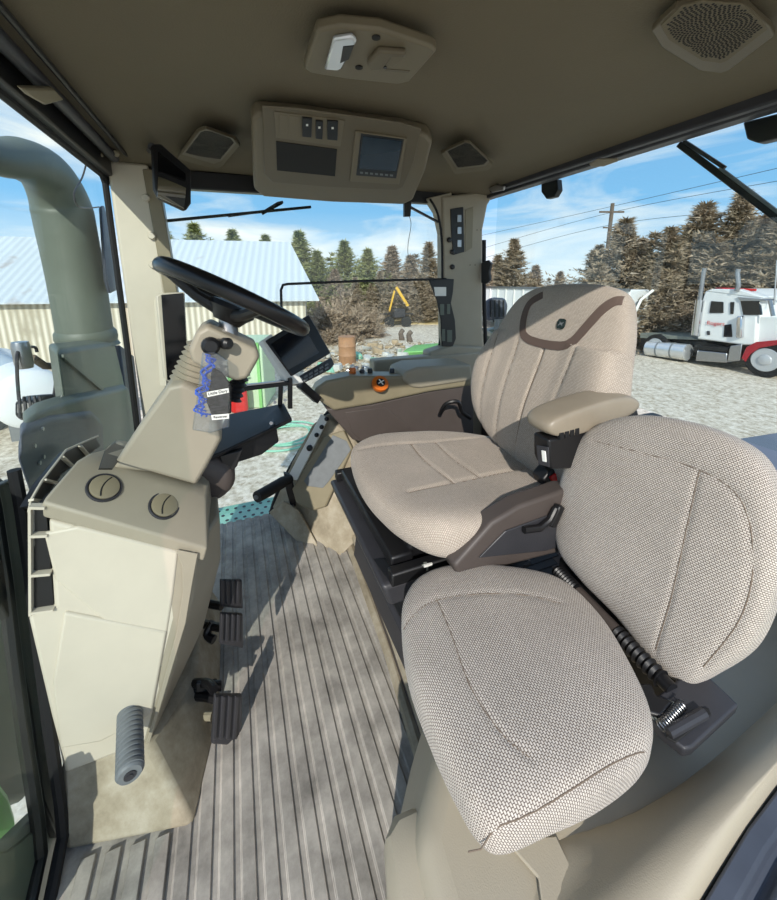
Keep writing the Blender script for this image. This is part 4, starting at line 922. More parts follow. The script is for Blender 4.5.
t = thing('engine_cover', 'grey-green shoulder cover with dark riveted side box in front of the exhaust', 'cover', at(80, 450, Y=.62))
MB().prism([at(x, y, Y=.56) for x, y in [(22, 426), (36, 414), (70, 402), (128, 388), (140, 440), (140, 480), (100, 480), (95, 420), (40, 424), (28, 440)]], (.15, .06, 0)).build('shoulder', 'stack', t, bevel=.012, seg=3)
MB().prism([at(x, y, Y=.54) for x, y in [(20, 432), (50, 420), (92, 414), (103, 424), (104, 470), (70, 500), (32, 500), (17, 458), (20, 450)]], (.10, .04, 0)).build('side_box', 'blue_grey', t, bevel=.015, seg=3)
for q in ((42, 429), (34, 446), (43, 457), (39, 463)): MB().lathe([(.006, 0), (.006, .004)], at(q[0], q[1], Y=.538), (0, -1, 0), 8).build('rivet', 'metal', t)
MB().prism([at(x, y, Y=.50) for x, y in [(0, 474), (14, 486), (22, 520), (12, 600), (-20, 600), (-20, 470)]], (0, .05, 0)).build('front_box', 'blue_grey', t, bevel=.012)
t = thing('work_light', 'finned black work light with wire guard on the hood outside the windshield', 'lamp', at(30, 410, Y=.9))
PWk = PL((0, .9, 0), (0, -1, 0))
MB().on([(14, 402), (24, 396), (42, 395), (48, 408), (38, 416), (20, 421), (14, 416)], PWk, -.08, .08).build('housing', 'black', t, bevel=.012)
for k in range(5): MB().tube([PWk.at(19+k*5, 397-k*.3, .004), PWk.at(20+k*5.6, 408, .014), PWk.at(20+k*6, 418-k*.8, .004)], .006, 6).build('fin', 'dark', t)
MB().tube(spl([PWk.at(19, 400), PWk.at(17, 370), PWk.at(19, 350), PWk.at(34, 347), PWk.at(37, 352)], 5), .007, 8).build('guard_wire', 'dark', t)
MB().tube(spl([PWk.at(54, 370), PWk.at(55, 385), PWk.at(51, 405), PWk.at(44, 410)], 5), .006, 8).build('guard_wire', 'dark', t)
MB().lathe([(.03, 0), (.034, .02), (.034, .10), (.03, .12)], PWk.at(25, 368), (0, 0, 1), 18).build('canister', 'metal', t)
MB().tube([PWk.at(33, 358), PWk.at(45, 366), PWk.at(53, 366)], .018, 10).build('arm', 'bark', t)
tag(MB().prism([at(x, y, Y=.55) for x, y in [(104, 205), (110, 230), (118, 290), (110, 294), (106, 280), (101, 205)]], (.06, .025, 0)).build('side_mirror', 'blue_grey', bevel=.01), 'narrow grey outside mirror housing seen edge-on beyond the windshield', 'mirror')
tag(MB().tube(spl([at(88, 161, Y=.43), at(86, 165, Y=.48), at(82, 178, Y=.5), at(74, 193, Y=.5), at(78, 206, Y=.5), at(88, 208, Y=.5), at(99, 207, Y=.5)], 6), .003, 6).build('cable', 'dark'), 'thin dark cable loop dangling outside the windshield by the corner post', 'cable')
# right rear outside: mirror lamp and rear fender
t = thing('rear_work_light', 'finned black work light on a stalk outside behind the driver seat', 'lamp', at(496, 312, X=2.6))
PQ = PL((2.5, -1.9, 1), (-.7, .7, 0))
MB().on([(487, 300), (493, 297), (505, 298), (508, 305), (506, 318), (488, 320), (486, 312)], PQ, -.1, .1).build('housing', 'blue_grey', t, bevel=.02, seg=3)
for k in range(4): MB().on([(490+k*4.3, 300), (491.4+k*4.3, 300), (491.4+k*4.3, 317), (490+k*4.3, 317)], PQ, 0, .01).build('fin', 'black', t)
MB().tube([PQ.at(497, 319), PQ.at(496, 345)], .02, 8).build('stalk', 'grip', t)
MB().tube([PQ.at(496, 334)+V3((0, 0, -.02)), V3((1.86, -1.33, .86))], .018, 8).build('stalk', 'stack', t)
MB().on([(486, 328), (510, 324), (512, 335), (486, 340)], PQ, -.2, .2).build('bracket', 'stack', t, bevel=.01)
tag(MB().prism([at(736, 438, Z=.62), at(800, 428, Z=.62), at(950, 500, Z=.62), at(950, 600, Z=.62), at(800, 500, Z=.62)], (0, 0, -.2)).build('fender', mat('deck_grey', (112, 118, 134), .5, noise=.1, nscale=5), bevel=.01), 'blue-grey rear deck of the tractor just outside the rear window at right edge', 'fender')

# ================================================================ YARD
def gnd(px, dist):
    r = ray(px, 279); h = V3((r.x, r.y, 0)).normalized(); return V3((h.x*dist, h.y*dist, GZ))
def corr_mat(name, c1, c2, freq, axis='X', rust=False):
    m = bpy.data.materials.new(name); m.use_nodes = True; N = m.node_tree; b = N.nodes['Principled BSDF']
    tcn = N.nodes.new('ShaderNodeTexCoord'); w_ = N.nodes.new('ShaderNodeTexWave'); w_.bands_direction = axis; w_.inputs['Scale'].default_value = freq
    N.links.new(tcn.outputs['Object'], w_.inputs[0]); r = N.nodes.new('ShaderNodeValToRGB'); N.links.new(w_.outputs['Fac'], r.inputs[0])
    r.color_ramp.elements[0].color = (*[(v/255)**2.2 for v in c1], 1); r.color_ramp.elements[1].color = (*[(v/255)**2.2 for v in c2], 1)
    n = N.nodes.new('ShaderNodeTexNoise'); n.inputs['Scale'].default_value = .9; n.inputs['Detail'].default_value = 6; N.links.new(tcn.outputs['Object'], n.inputs[0])
    r2 = N.nodes.new('ShaderNodeValToRGB'); N.links.new(n.outputs['Fac'], r2.inputs[0]); r2.color_ramp.elements[0].position = .60; r2.color_ramp.elements[1].position = .74
    mi = N.nodes.new('ShaderNodeMix'); mi.data_type = 'RGBA'; N.links.new(r2.outputs[0], mi.inputs[0]); N.links.new(r.outputs[0], mi.inputs[6]); mi.inputs[7].default_value = (.30, .22, .17, 1) if rust else (*[(v/255)**2.2 for v in c1], 1)
    N.links.new(mi.outputs[2], b.inputs['Base Color']); b.inputs['Roughness'].default_value = .55
    bp = N.nodes.new('ShaderNodeBump'); bp.inputs['Distance'].default_value = .03; bp.inputs['Strength'].default_value = .6; N.links.new(w_.outputs['Fac'], bp.inputs['Height']); N.links.new(bp.outputs[0], b.inputs['Normal'])
    return m
# barn: built in local axes (x along the eave), then turned
t = thing('barn', 'long low metal-sided barn with pale blue-grey corrugated roof across the yard', 'barn', (0, 0, 0))
eR = at(315, 301, Z=.38); eL = at(0, 304.5, Z=.38); dx = (eL-eR); dx.z = 0; dx.normalize(); dy = V3((-dx.y, dx.x, 0))
if dy.x < 0: dy = -dy
Ln = 22
eR.z = .38; base = V3((eR.x, eR.y, GZ)); t.location = base
hw = 3.6; rz_ = 4.05
def BW(a, b_, z): return base+dx*a+dy*b_+V3((0, 0, z-GZ))
b = MB()
b.loft([[BW(.35, .3, GZ), BW(Ln, .3, GZ), BW(Ln, 2*hw, GZ), BW(.35, 2*hw, GZ)], [BW(.35, .3, .42), BW(Ln, .3, .42), BW(Ln, 2*hw, .42), BW(.35, 2*hw, .42)]])
wl = b.build('wall', 'white', t)
hr = at(290, 243, d=1); rid = 2.45
# ridge height found from the photo at the ridge distance
pr_ = base+dy*hw; tt = ray(290, 243); dist = (pr_-CAM).dot(dy)/tt.dot(dy); rid = (CAM+tt*dist).z; off_r = (CAM+tt*dist-base).dot(dx)
b = MB(); b.prism([BW(.35, .3, .40), BW(off_r+.15, hw, rid-.05), BW(.35, 2*hw, .40)], dx*.1); b.build('gable', 'white', t)
b = MB(); b.prism([BW(-.15, 0, .38), BW(off_r, hw, rid), BW(Ln, hw, rid), BW(Ln, 0, .38)], (0, 0, .05)); b.prism([BW(-.15, 2*hw+.2, .38), BW(off_r, hw, rid), BW(Ln, hw, rid), BW(Ln, 2*hw+.2, .38)], (0, 0, .05))
rf = b.build('roof', 'white', t, smooth=False)
angz = math.atan2(dx.y, dx.x)
for o_, m_ in ((wl, corr_mat('corrugated_wall', (168, 160, 140), (222, 216, 198), 1.6)), (rf, corr_mat('corrugated_roof', (184, 193, 198), (198, 207, 212), 1.2, 'X', True))):
    o_.data.transform(Matrix.Rotation(-angz, 4, 'Z')); o_.rotation_euler.z = angz; o_.data.materials[0] = m_
# ---- tree builders
def tree_mesh(seed, h, rad, kind):
    rnd = random.Random(seed); b = MB(); n = int({'cedar': 620, 'bush': 520, 'pine': 520}[kind])
    tri_v = []; tri_f = []
    for i in range(n):
        if kind == 'bush':
            a = rnd.random()*2*pi; ph = math.acos(rnd.random()); rr_ = rnd.uniform(.35, 1)
            tip = V3((cos(a)*sin(ph)*rad, sin(a)*sin(ph)*rad, cos(ph)*h))*rr_; root = V3((tip.x*.35, tip.y*.35, tip.z*.5))
        else:
            z = h*(.04+.96*(i/n)**.85); k = (1-z/h)**1.1; a = i*2.399+rnd.uniform(-.4, .4)
            L = rad*1.3*k*(rnd.uniform(.3, 1.0) if rnd.random() < .8 else rnd.uniform(1.0, 1.5))+.16*k+.03; root = V3((0, 0, z-.05*L)); up_ = rnd.uniform(.0, .6) if kind == 'cedar' else rnd.uniform(.2, .7)
            tip = V3((cos(a)*L, sin(a)*L, z+L*up_))
        if kind != 'bush' and i % 3 == 0:
            sp = (i//3) % 4; sa = sp*1.57+seed; so_ = V3((cos(sa), sin(sa), 0))*rad*(.42 if sp % 2 else .6); sh = h*(.62, .86, .5, .76)[sp]
            f_ = rnd.random(); zz = sh*(.35+.65*f_); L2 = rad*.42*(1-f_)*rnd.uniform(.4, 1.3)+.04; a = rnd.random()*6.28
            root = so_+V3((0, 0, zz)); tip = root+V3((cos(a)*L2, sin(a)*L2, L2*.5+.03))
        d = tip-root; L = d.length; dn = d.normalized(); s1 = dn.orthogonal().normalized()
        m = 20
        for j in range(m):
            f = .2+.8*(j+rnd.random())/m; p = root.lerp(tip, f); sz = rnd.uniform(.06, .15)*(1.2-.6*f)*max(.6, rad/1.4)
            dirv = (dn*rnd.uniform(.3, 1)+V3((rnd.uniform(-1, 1), rnd.uniform(-1, 1), rnd.uniform(-.7, .8)))).normalized()
            sd = dirv.cross(V3((rnd.uniform(-1, 1), rnd.uniform(-1, 1), rnd.uniform(-1, 1)))).normalized()*sz*rnd.uniform(.14, .30)
            o = len(tri_v); tri_v += [p-sd, p+sd, p+dirv*sz*1.7]; tri_f.append((o, o+1, o+2))
        if True:
            o = len(tri_v); q = s1*.012; tri_v += [root-q, root+q, tip]; tri_f.append((o, o+1, o+2))
    b.add(tri_v, tri_f); return b
TREES = {}
def tree_proto(key, seed, h, rad, kind, leaf, cat, name):
    b = tree_mesh(seed, h, rad, kind); root = thing(name, '', cat, (0, 0, -50))
    root.location = (0, 0, 0)
    f = b.build('foliage', leaf, root, smooth=False); tk = MB().tube([(0, 0, 0), (.03, .02, h*.5), (0, 0, h*.97)], [.12 if kind != 'bush' else .05, .06, .01], 7).build('trunk', 'bark', root)
    TREES[key] = (root, h); root['_u'] = 0
def put_tree(key, px, dist, top, label, group, cat='tree'):
    root, h = TREES[key]; loc = gnd(px, dist)
    r = ray(px, top); tt = dist/V3((r.x, r.y, 0)).length; ht = (CAM+r*tt).z-GZ
    if root['_u'] == 0: o = root; root['_u'] = 1
    else:
        o = root.copy(); C.objects.link(o)
        for ch in list(root.children):
            c_ = ch.copy(); C.objects.link(c_); c_.parent = o
    s = ht/h; o.location = loc; o.scale = ((s*1.6, s*1.6, s) if cat == 'tree' else (s, s, s)); o.rotation_euler.z = px*.7; o['label'] = label; o['category'] = cat; o['group'] = group
tree_proto('c1', 1, 6.5, 1.9, 'cedar', 'foliage', 'tree', 'cedar_tree')
tree_proto('c2', 2, 6.5, 2.3, 'cedar', 'foliage', 'tree', 'cedar_tree')
tree_proto('c3', 3, 6.0, 2.0, 'cedar', 'foliage3', 'tree', 'cedar_tree')
tree_proto('p1', 4, 5.5, 1.9, 'pine', 'foliage2', 'tree', 'pine_tree')
tree_proto('b1', 5, 3.0, 2.0, 'bush', 'foliage3', 'bush', 'brush_clump')
G1 = 'cedar trees behind the truck and trailer'; G2_ = 'trees beyond the side window'
L1 = [('c1', 512, 24, 240, 'brownish cedar just right of the rear corner post, tallest there'), ('c2', 497, 26, 256, 'brown cedar partly hidden by the rear corner post'), ('c3', 535, 27, 266, 'low brown cedar left of the bare gap above the driver headrest'),
      ('c3', 560, 30, 272, 'distant low brown tree directly above the driver headrest'), ('c1', 596, 23, 246, 'brown cedar standing left of the utility pole'), ('c2', 619, 21, 221, 'tall spiky brown cedar just right of the utility pole'),
      ('c3', 638, 22, 240, 'shorter brown cedar between the utility pole cedar and the trailer end'), ('c1', 664, 20, 229, 'slender brown cedar behind the flatbed, left of the truck stacks'), ('c2', 694, 20.5, 206, 'tall brown cedar right above the truck exhaust stacks'),
      ('c3', 677, 19.5, 262, 'low brown cedar filling behind the flatbed deck'), ('c1', 729, 20, 196, 'tallest brown cedar above the truck cab'), ('c2', 712, 19.5, 248, 'low broad cedar directly behind the truck cab roof'),
      ('c3', 752, 21, 218, 'brown cedar above the truck hood'), ('c1', 771, 19, 216, 'cedar at the right edge of the rear window view'), ('c2', 800, 19, 222, 'cedar mostly beyond the right frame edge'), ('c1', 645, 19, 275, 'low cedar right behind the white trailer end'),
      ('c2', 655, 18.6, 268, 'squat cedar seen over the empty flatbed deck'), ('c3', 745, 18.6, 262, 'low cedar behind the truck windshield')]
L2 = [('p1', 301, 26, 233, 'greenish pine beside the right slope of the barn roof, left of two'), ('p1', 318, 25, 252, 'low green pine right of the barn gable'), ('p1', 345, 27, 242, 'pointed greenish pine above the brush clump'), ('p1', 368, 26, 250, 'short rounded green pine in the middle of the side window'),
      ('c3', 392, 27, 247, 'bare brownish tree right of the rounded green pine'), ('c3', 410, 25, 256, 'brownish tree behind the dangling wire'), ('c1', 428, 27, 243, 'brownish cedar at the right side of the side window'), ('c2', 446, 26, 250, 'cedar behind the rear corner post edge'),
      ('c3', 335, 24, 270, 'low brown tree behind the brush clump'), ('c1', 380, 24, 272, 'low brown cedar behind the yellow machine'), ('c2', 420, 24, 275, 'low wide cedar above the white road'), ('c1', 355, 23, 278, 'low brown cedar behind the orange barrel'),
      ('p1', 199, 40, 225, 'small pine top showing over the barn ridge, middle one'), ('p1', 166, 40, 224, 'small pine top over the barn ridge beside the corner post'), ('p1', 236, 42, 231, 'tiny pine top over the barn ridge, rightmost'), ('p1', 268, 44, 236, 'smallest pine tip over the right half of the barn ridge')]
for k, px, d_, top, lab in L1: put_tree(k, px, d_, top, lab, G1)
for k, px, d_, top, lab in L2: put_tree(k, px, d_, top, lab, G2_)
for px, d_, top, lab in ((340, 17.5, 287, 'dense brown brush clump right of the barn, largest'), (318, 18.5, 300, 'brown brush clump against the barn gable'), (368, 18.5, 300, 'brown brush clump left of the white road'), (330, 16.5, 318, 'low brush clump behind the barrel')):
    put_tree('b1', px, d_, top, lab, 'brush clumps beside the barn', 'bush')
# far dry bank and white road strip
struct(MB().prism([gnd(330, 24)+V3((0, 0, .0)), gnd(470, 24), gnd(470, 30)+V3((0, 0, .5)), gnd(330, 30)+V3((0, 0, .5))], (0, 0, .05)).build('ground', 'drygrass'))
# utility pole and wires
t = thing('utility_pole', 'wooden utility pole with crossarm rising behind the cedars', 'pole', gnd(604, 34))
p = gnd(604, 34); rp = ray(604, 204); zt = (CAM+rp*(34/V3((rp.x, rp.y, 0)).length)).z
MB().tube([p, V3((p.x, p.y, zt))], .13, 8).build('post', 'bark', t)
q1 = V3((p.x, p.y, zt-.6)); pd = V3((RT.x, RT.y, 0)).normalized()
MB().bar(q1-pd*.9, q1+pd*.9, .12, .12).build('crossarm', 'bark', t); MB().bar(q1-pd*.5+V3((0, 0, -1.1)), q1+pd*.5+V3((0, 0, -1.1)), .1, .1).build('crossarm', 'bark', t)
for k, (ya, yb_) in enumerate([(238, 166), (252, 180), (262, 210)]):
    a_ = at(470, ya, d=46); b_ = at(605, (208, 214, 226)[k], d=33); c_ = at(800, yb_-3, d=22)
    tag(MB().tube(spl([a_, b_, c_], 10), .018, 5).build('power_line', 'dark'), ['top overhead power line over the cedars', 'middle overhead power line over the cedars', 'lowest overhead power line over the cedars'][k], 'power line', 'overhead power lines')

# ---- truck: near flank on the plane Y = TY, built at its real depth
TY = -13.9
def TP(x, y, o=0): return at(x, y, Y=TY+o) if o == 0 else at(x, y, Y=TY)+V3((0, o, 0))
PT_ = PL((0, TY, 0), (0, 1, 0))
t = thing('semi_truck', 'white day-cab semi truck with red fender and chrome exhaust stacks parked on gravel', 'truck', TP(740, 379))
def slab(name, pxs, m, o0=0, depth=2.3, bev=.04, parent=None): return MB().prism([PT_.at(x, y, o0) for x, y in pxs], (0, -depth, 0)).build(name, m, parent or t, bevel=bev)
slab('cab', [(697, 339), (702, 300), (705, 291), (716, 290), (746, 292), (763, 297), (757, 316), (755, 345), (744, 345)], 'white', 0, 2.1)
slab('roof_cap', [(706, 291), (712, 289), (738, 289), (750, 293), (764, 298), (752, 297)], 'white', .02, 2.14, .02)
slab('hood', [(751, 317), (790, 317), (830, 322), (830, 348), (795, 342), (760, 344), (750, 350)], 'white', -.15, 1.8)
slab('front_fender', [(741, 358), (746, 347), (756, 342), (777, 340), (800, 341), (800, 346), (777, 345), (759, 348), (750, 354), (745, 362)], mat('red_paint', (158, 32, 44), .35), .05, .7, .02)
slab('frame', [(640, 338), (700, 340), (745, 350), (745, 360), (700, 358), (640, 346)], 'black', -.3, 1.2)
slab('sill_band', [(697, 345), (728, 348), (727, 352), (698, 349)], 'black', .03, .1, .01)
slab('tool_box', [(697, 350), (727, 353), (727, 363), (695, 361)], 'metal', .02, .6, .03)
slab('steps', [(730, 346), (742, 344), (740, 361), (727, 361)], 'metal', .04, .6, .02)
slab('side_window', [(711, 301), (723, 302), (723, 313), (709, 313)], 'screen', .03, .05, .01)
slab('vent_window', [(730, 302), (734, 302), (733, 314), (730, 314)], 'screen', .03, .05, .01)
slab('windshield', [(740, 300), (759, 301), (761, 315), (743, 315)], 'screen', .03, .1, .01)
slab('door_window', [(724, 325), (731, 324), (732, 337), (723, 337)], 'screen', .03, .05, .02)
slab('round_lamp', [(706.5, 331), (709.5, 331), (709.5, 335), (706.5, 335)], 'dark', .03, .05, .01)
slab('visor', [(737, 297), (764, 299), (767, 301), (740, 301)], 'metal', .05, .5, .01)
slab('air_cleaner', [(736, 316), (742, 316), (741, 338), (735, 338)], 'chrome', .15, .3, .04)
for x0_, x1_, ya, yb_ in ((703.5, 697.5, 269, 336), (737, 736.5, 270, 291)):
    MB().tube([PT_.at(x0_+1.5, ya-1, .05), PT_.at(x0_+.3, ya+3, .05), PT_.at(x1_+2, yb_-35 if yb_ > 300 else yb_-5, .05), PT_.at(x1_, yb_, .05)], .065, 12).build('exhaust_pipe', 'metal', t)
MB().tube([PT_.at(700, 300, .08), PT_.at(695, 335, .08)], .12, 14).build('muffler_shield', 'chrome', t)
MB().tube([PT_.at(777, 260, -.2), PT_.at(774, 305, -.2)], .02, 6).build('antenna', 'metal', t)
MB().tube([PT_.at(770, 300, .1), PT_.at(773, 316, .1)], .05, 8).build('mirror_arm', 'metal', t)
MB().tube([PT_.at(716, 288.5, -.3), PT_.at(756, 290, -.3)], .035, 8).build('marker_bar', 'red', t)
def wheel_at(px, py, parent, r=.52):
    c = PT_.at(px, py, .02)
    w_ = MB().lathe([(r*.60, -.12), (r*.64, 0), (r*.95, 0), (r, -.05), (r, -.25), (r*.9, -.3)], c, (0, 1, 0), 36).build('wheel', 'rubber', parent)
    MB().lathe([(r*.66, .0), (r*.62, .01), (r*.60, -.03), (r*.34, -.03), (r*.27, .04), (r*.1, .06)], c, (0, 1, 0), 30).build('rim', 'rim', w_)
    for k in range(8): a = k*pi/4; MB().lathe([(.035, 0), (.035, .002)], c+V3((cos(a)*r*.47, -.022, sin(a)*r*.47)), (0, 1, 0), 10).build('rim_hole', 'ink', w_)
wc_ = PT_.at(765, 360, 0); rw = (wc_.z-GZ)
wheel_at(765, 360, t, rw)
wheel_at(655, 346, t, .42)
ux = PT_.at(722, 326)-PT_.at(708, 325)
text('Rogers', PT_.at(715.5, 323.5, .035), ux, (0, 0, 1), .17, 'red', t, 'door_lettering', .002)
ft = thing('fuel_tank', '', 'tank'); bpy.data.objects.remove(ft)
a_ = PT_.at(648, 348, -.05); b_ = PT_.at(689, 352.5, -.05)
tk = MB().tube([a_, a_.lerp(b_, .02), a_.lerp(b_, .98), b_], [.22, .28, .28, .22], 24).build('fuel_tank', 'metal', t); tk.data.materials[0] = mat('polished_tank', (222, 224, 226), .25, .7)
for f in (.3, .65): MB().tube([a_.lerp(b_, f), a_.lerp(b_, f+.03)], .29, 24).build('tank_strap', 'grip', tk)
slab('flat_deck', [(640, 333), (690, 337), (698, 340), (640, 338)], 'grime', -.1, 1.6, .01)
# white trailer behind, seen over the seat
t = thing('white_trailer', 'long white box trailer parked behind the driver headrest view', 'trailer', gnd(560, 21))
TL = [gnd(484, 22), gnd(632, 17.0)]
def zt_(px, y, d_): r = ray(px, y); return (CAM+r*(d_/V3((r.x, r.y, 0)).length)).z
A0 = TL[0]; B0 = TL[1]; za = zt_(484, 287, 22); zb = zt_(632, 290, 17.0); nn = V3((-(B0-A0).y, (B0-A0).x, 0)).normalized()
if nn.dot(A0-CAM) < 0: nn = -nn
b = MB(); q = lambda P_, z: V3((P_.x, P_.y, z)); b.loft([[q(A0, -.75), q(B0, -.75), q(B0+nn*1.3, -.75), q(A0+nn*1.3, -.75)], [q(A0, za), q(B0, zb), q(B0+nn*1.3, zb), q(A0+nn*1.3, za)]]); b.build('body', 'white', t, bevel=.05)
MB().bar(q(A0, za+.0)-nn*.03, q(B0, zb)-nn*.03, .08, .10).build('top_rail', 'metal', t)
for k in range(1, 14):
    P_ = A0.lerp(B0, k/14); MB().bar(q(P_, -.7)-nn*.03, q(P_, za+(zb-za)*k/14)-nn*.03, .04, .05, nn).build('side_rib', 'label', t)
for f in (.80, .90):
    P_ = A0.lerp(B0, f)+V3((0, 0, .5)); MB().cyl(P_, P_+nn*.4, .5).build('wheel', 'rubber', t)
MB().tube([B0+V3((0, 0, .6))-nn*.1, B0+V3((.0, 0, 2.0))-nn*.1+RT*.5, B0+V3((0, 0, 2.35))-nn*.1+RT*.9], .05, 8).build('mirror_arm', 'label', t)

# ---- things in the yard by the barn
def drum(px, py0, py1, w_px, label, m, name, cat):
    o = at(px, py1, Z=GZ); dpt = (o-CAM).dot(FW); r = w_px/2*dpt/FPX; hh = (py1-py0)*dpt/FPX
    t = thing(name, label, cat, o); prof = [(r*.97, 0), (r, .02)]
    for f in (.33, .66): prof += [(r, hh*(f-.03)), (r*1.05, hh*f), (r, hh*(f+.03))]
    prof += [(r, hh-.02), (r*1.03, hh), (r*.9, hh)]
    MB().lathe(prof, o, (0, 0, 1), 28).build('shell', m, t); MB().lathe([(r*.9, hh-.02), (r*.88, hh-.015)], o, (0, 0, 1), 24).build('lid', m, t); return o
drum(347.5, 336, 364, 17, 'orange-brown rusty steel barrel standing by the brush', mat('rusty_barrel', (172, 130, 96), .6, noise=.15, nscale=4), 'barrel', 'barrel')
# yellow machine far away
t = thing('yellow_loader', 'small yellow and black loader with raised boom parked before the trees', 'loader', gnd(396, 20.5))
o = gnd(398, 22.6); sdir = V3((RT.x, RT.y, 0))
Y_ = mat('machine_yellow', (214, 170, 50), .5)
MB().box(o+V3((0, 0, .8)), (.7, .7, .5)).build('body', 'dark', t, bevel=.05)
MB().bar(o+sdir*-.5+V3((0, 0, .9)), o+sdir*-.2+V3((0, 0, 2.1)), .10, .10).build('boom', Y_, t); MB().bar(o+sdir*-.1+V3((0, 0, 2.3)), o+sdir*.6+V3((0, 0, 1.2)), .16, .16).build('boom', Y_, t)
for k in (-.5, .5): MB().cyl(o+sdir*k+V3((0, 0, .3)), o+sdir*k+V3((0, 0, .3))+sdir.cross(V3((0, 0, 1)))*.3, .3).build('wheel', 'rubber', t)
MB().bar(o+sdir*-1.1+V3((0, 0, .75)), o+sdir*.9+V3((0, 0, .75)), .08, .08).build('rail', 'black', t)
# scrap piles
rnd = random.Random(11)
def scrap(px0, px1, py, n, label, cols, group, hgt=.35):
    for i in range(n):
        px = px0+(px1-px0)*(i+.5)/n+rnd.uniform(-3, 3); o = at(px, py+rnd.uniform(-4, 4), Z=GZ)
        a = rnd.random()*pi; L = rnd.uniform(.25, .8); wv = rnd.uniform(.08, .2); z = rnd.uniform(.04, hgt*.65)
        u = V3((cos(a), sin(a), rnd.uniform(-.1, .25))).normalized(); v = V3((-sin(a), cos(a), 0)); pts = []
        for j in range(7):
            th = j/7*2*pi; pts.append(o+V3((0, 0, .03))+u*cos(th)*L*.5*rnd.uniform(.7, 1.1)+v*sin(th)*wv*rnd.uniform(.7, 1.2))
        m = MB(); tp = [p+V3((rnd.uniform(-.05, .05), rnd.uniform(-.05, .05), z)) for p in pts]; m.loft([pts, tp]); mt = rnd.choice(cols); ob = m.build('scrap_piece', mt, bevel=.02)
        cn = 'dark brown' if mt == 'bark' else 'shiny grey' if mt == 'metal' else {'pale_teal': 'pale teal', 'weathered_wood': 'weathered tan', 'pale_scrap': 'pale grey'}.get(mt.name, 'pale')
        ln = 'long' if L > .55 else 'short'; hh = 'thick' if z > .12 else 'flat'
        tag(ob, f'{cn} {ln} {hh} scrap piece, {ORD[i]} from the left in the {label}', 'scrap', group)
ORD = 'first second third fourth fifth sixth seventh eighth ninth tenth eleventh twelfth thirteenth fourteenth fifteenth sixteenth seventeenth eighteenth nineteenth twentieth'.split()
TEAL = mat('pale_teal', (140, 198, 172), .6, noise=.1, nscale=4); GRN = mat('pale_green', (126, 190, 110), .55, noise=.1, nscale=3); WD = mat('weathered_wood', (176, 156, 128), .85, noise=.2, nscale=6); GRY = mat('pale_scrap', (196, 196, 190), .6, noise=.15, nscale=6)
scrap(320, 436, 358, 20, 'middle scrap row', [WD, GRY, GRY, WD, TEAL], 'scrap pieces beyond the side console')
scrap(340, 440, 348, 18, 'far scrap row', [WD, WD, GRY, 'bark'], 'scrap pieces in the far row', .3)
scrap(318, 400, 370, 14, 'near scrap row', [GRY, WD, 'metal', TEAL], 'scrap pieces nearest the cab')
tag(MB().loft([[at(398, 358, Z=GZ), at(440, 358, Z=GZ), at(440, 346, Z=GZ), at(408, 347, Z=GZ)], [at(402, 352, Z=GZ+.25), at(440, 350, Z=GZ+.35), at(440, 343, Z=GZ+.3), at(415, 345, Z=GZ+.2)]]).build('tarp', GRN, bevel=.05), 'pale green tarp heap at the foot of the rear corner post view', 'tarp')
for k, (x, y) in enumerate([(402, 334), (410, 336)]):
    o = at(x, y+6, Z=GZ); tag(MB().tube([o, o+V3((.05, .05, .3)), o+V3((.08, -.05, .42)), o+V3((.1, 0, .5))], [.15, .12, .13, .06], 8).build('stump', 'bark'), ['weathered wooden stump on the white road, left of two', 'weathered wooden stump on the white road, right of two'][k], 'stump', 'stumps on the white road')
t = thing('green_bin', 'pale green seed bin standing on the gravel beyond the tray', 'bin', at(262, 412, Z=GZ))
o1 = at(205, 410, Z=GZ); o2 = at(266, 408, Z=GZ); ht_ = 1.45; bd = (o2-o1); bn = V3((-bd.y, bd.x, 0)).normalized()
if bn.x < 0: bn = -bn
b = MB().loft([[o1, o2, o2+bn*1.2, o1+bn*1.2], [o1+V3((0, 0, ht_)), o2+V3((0, 0, ht_)), o2+bn*1.2+V3((0, 0, ht_)), o1+bn*1.2+V3((0, 0, ht_))]]); b.build('body', mat('bin_green', (190, 214, 178), .5, noise=.05, nscale=2), t, bevel=.03)
for f in (.2, .45, .7, .93): P_ = o1.lerp(o2, f)-bn*.03; MB().bar(P_+V3((0, 0, .02)), P_+V3((0, 0, ht_)), .06, .06, bn).build('rib', GRN, t)
t = thing('red_pump', 'red pump unit standing in front of the pale green bin', 'pump', at(240, 402, Z=GZ+.1))
o = at(240, 412, Z=GZ); MB().box(o+V3((0, 0, .32)), (.35, .35, .6)).build('body', 'red', t, bevel=.08, seg=3); MB().cyl(o+V3((0, 0, .6)), o+V3((0, 0, .78)), .07).build('cap', 'metal', t); MB().tube([o+V3((0, 0, .75)), o+V3((0, -.2, .78))], .02, 8).build('pipe', 'metal', t)
c_ = at(285, 438, Z=GZ); hp_ = []
for i in range(120): a = i/120*2*pi*3.3; r = .55+.12*sin(i*.11); hp_.append(c_+V3((cos(a)*r*.9, sin(a)*r, .03+.0006*i)))
tag(MB().tube(hp_, .018, 6).build('garden_hose', TEAL), 'coiled teal hose lying on the gravel outside the right door', 'hose')
db = MB()
for i in range(900):
    o = at(rnd.uniform(296, 440), rnd.uniform(343, 374), Z=GZ); a = rnd.random()*6.28; L = rnd.uniform(.05, .28); u = V3((cos(a), sin(a), rnd.uniform(0, .5)))*L
    db.bar(o+V3((0, 0, .02)), o+u+V3((0, 0, .03)), rnd.uniform(.02, .06), rnd.uniform(.01, .04))
do = db.build('yard_debris', noise_mat('debris', [(110, 96, 76), (186, 172, 150), (226, 222, 212)], 3, bump=0, pos=[.35, .5, .62]), smooth=False)
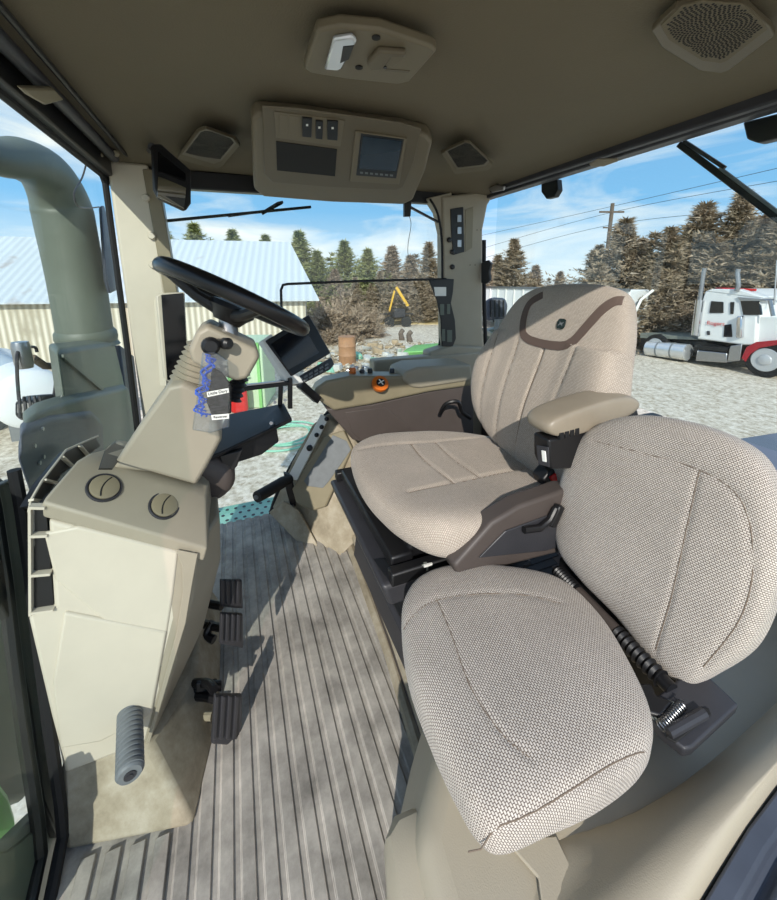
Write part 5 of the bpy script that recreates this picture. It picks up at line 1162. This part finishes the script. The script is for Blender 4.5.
tag(do, 'scattered small sticks and litter covering the gravel around the barrel', 'debris'); do['kind'] = 'stuff'
# propane tanks
def tank(px0, py0, px1, py1, r, label, m):
    a = at(px0, py0, Z=GZ+r+.25); b_ = at(px1, py1, Z=GZ+r+.25)
    t = thing('propane_tank', label, 'tank', (a.x, a.y, GZ)); d = (b_-a).normalized(); L = (b_-a).length; prof = [(r*sin(k*pi/16), -r*.6*cos(k*pi/16)) for k in range(0, 9)]+[(r*cos(k*pi/16), L+r*.6*sin(k*pi/16)) for k in range(0, 9)]
    MB().lathe([(max(.002, x), y) for x, y in prof], a, d, 36).build('shell', m, t)
    for f in (.15, .8): MB().box(a.lerp(b_, f)+V3((0, 0, -r-.02)), (.3, .3, .5)).build('foot', 'grip', t)
A1 = at(33, 399, Z=GZ+.85); rA = 30/FPX*(A1-CAM).dot(FW)
t = thing('propane_tank', 'white propane tank with rounded end on the gravel behind the work light', 'tank', (A1.x, A1.y, GZ))
def tk_(A, dr, L, r, m, t):
    prof = [(max(.002, r*sin(k*pi/20)), -r*.35*cos(k*pi/20)) for k in range(0, 11)]+[(max(.002, r*cos(k*pi/20)), L+r*.35*sin(k*pi/20)) for k in range(0, 11)]
    MB().lathe(prof, A, dr, 40).build('shell', m, t)
    for f in (.25, .8): P_ = A+V3(dr).normalized()*L*f; MB().prism([V3((P_.x-.2, P_.y-.2, GZ)), V3((P_.x+.2, P_.y-.2, GZ)), V3((P_.x+.2, P_.y+.2, GZ)), V3((P_.x-.2, P_.y+.2, GZ))], (0, 0, P_.z-r*.8-GZ)).build('foot', 'grip', t)
tk_(A1, (.86, .5, 0), 3.2, rA, 'white', t)
B1 = at(-14, 384, Z=GZ+1.0); t = thing('propane_tank', 'pale blue-grey propane tank cut off by the left frame edge', 'tank', (B1.x, B1.y, GZ)); tk_(B1, (.86, .5, 0), 3.0, 32/FPX*(B1-CAM).dot(FW), mat('tank_grey', (186, 198, 208), .4), t)
for o in list(bpy.data.objects):
    if '_u' in o: del o['_u']
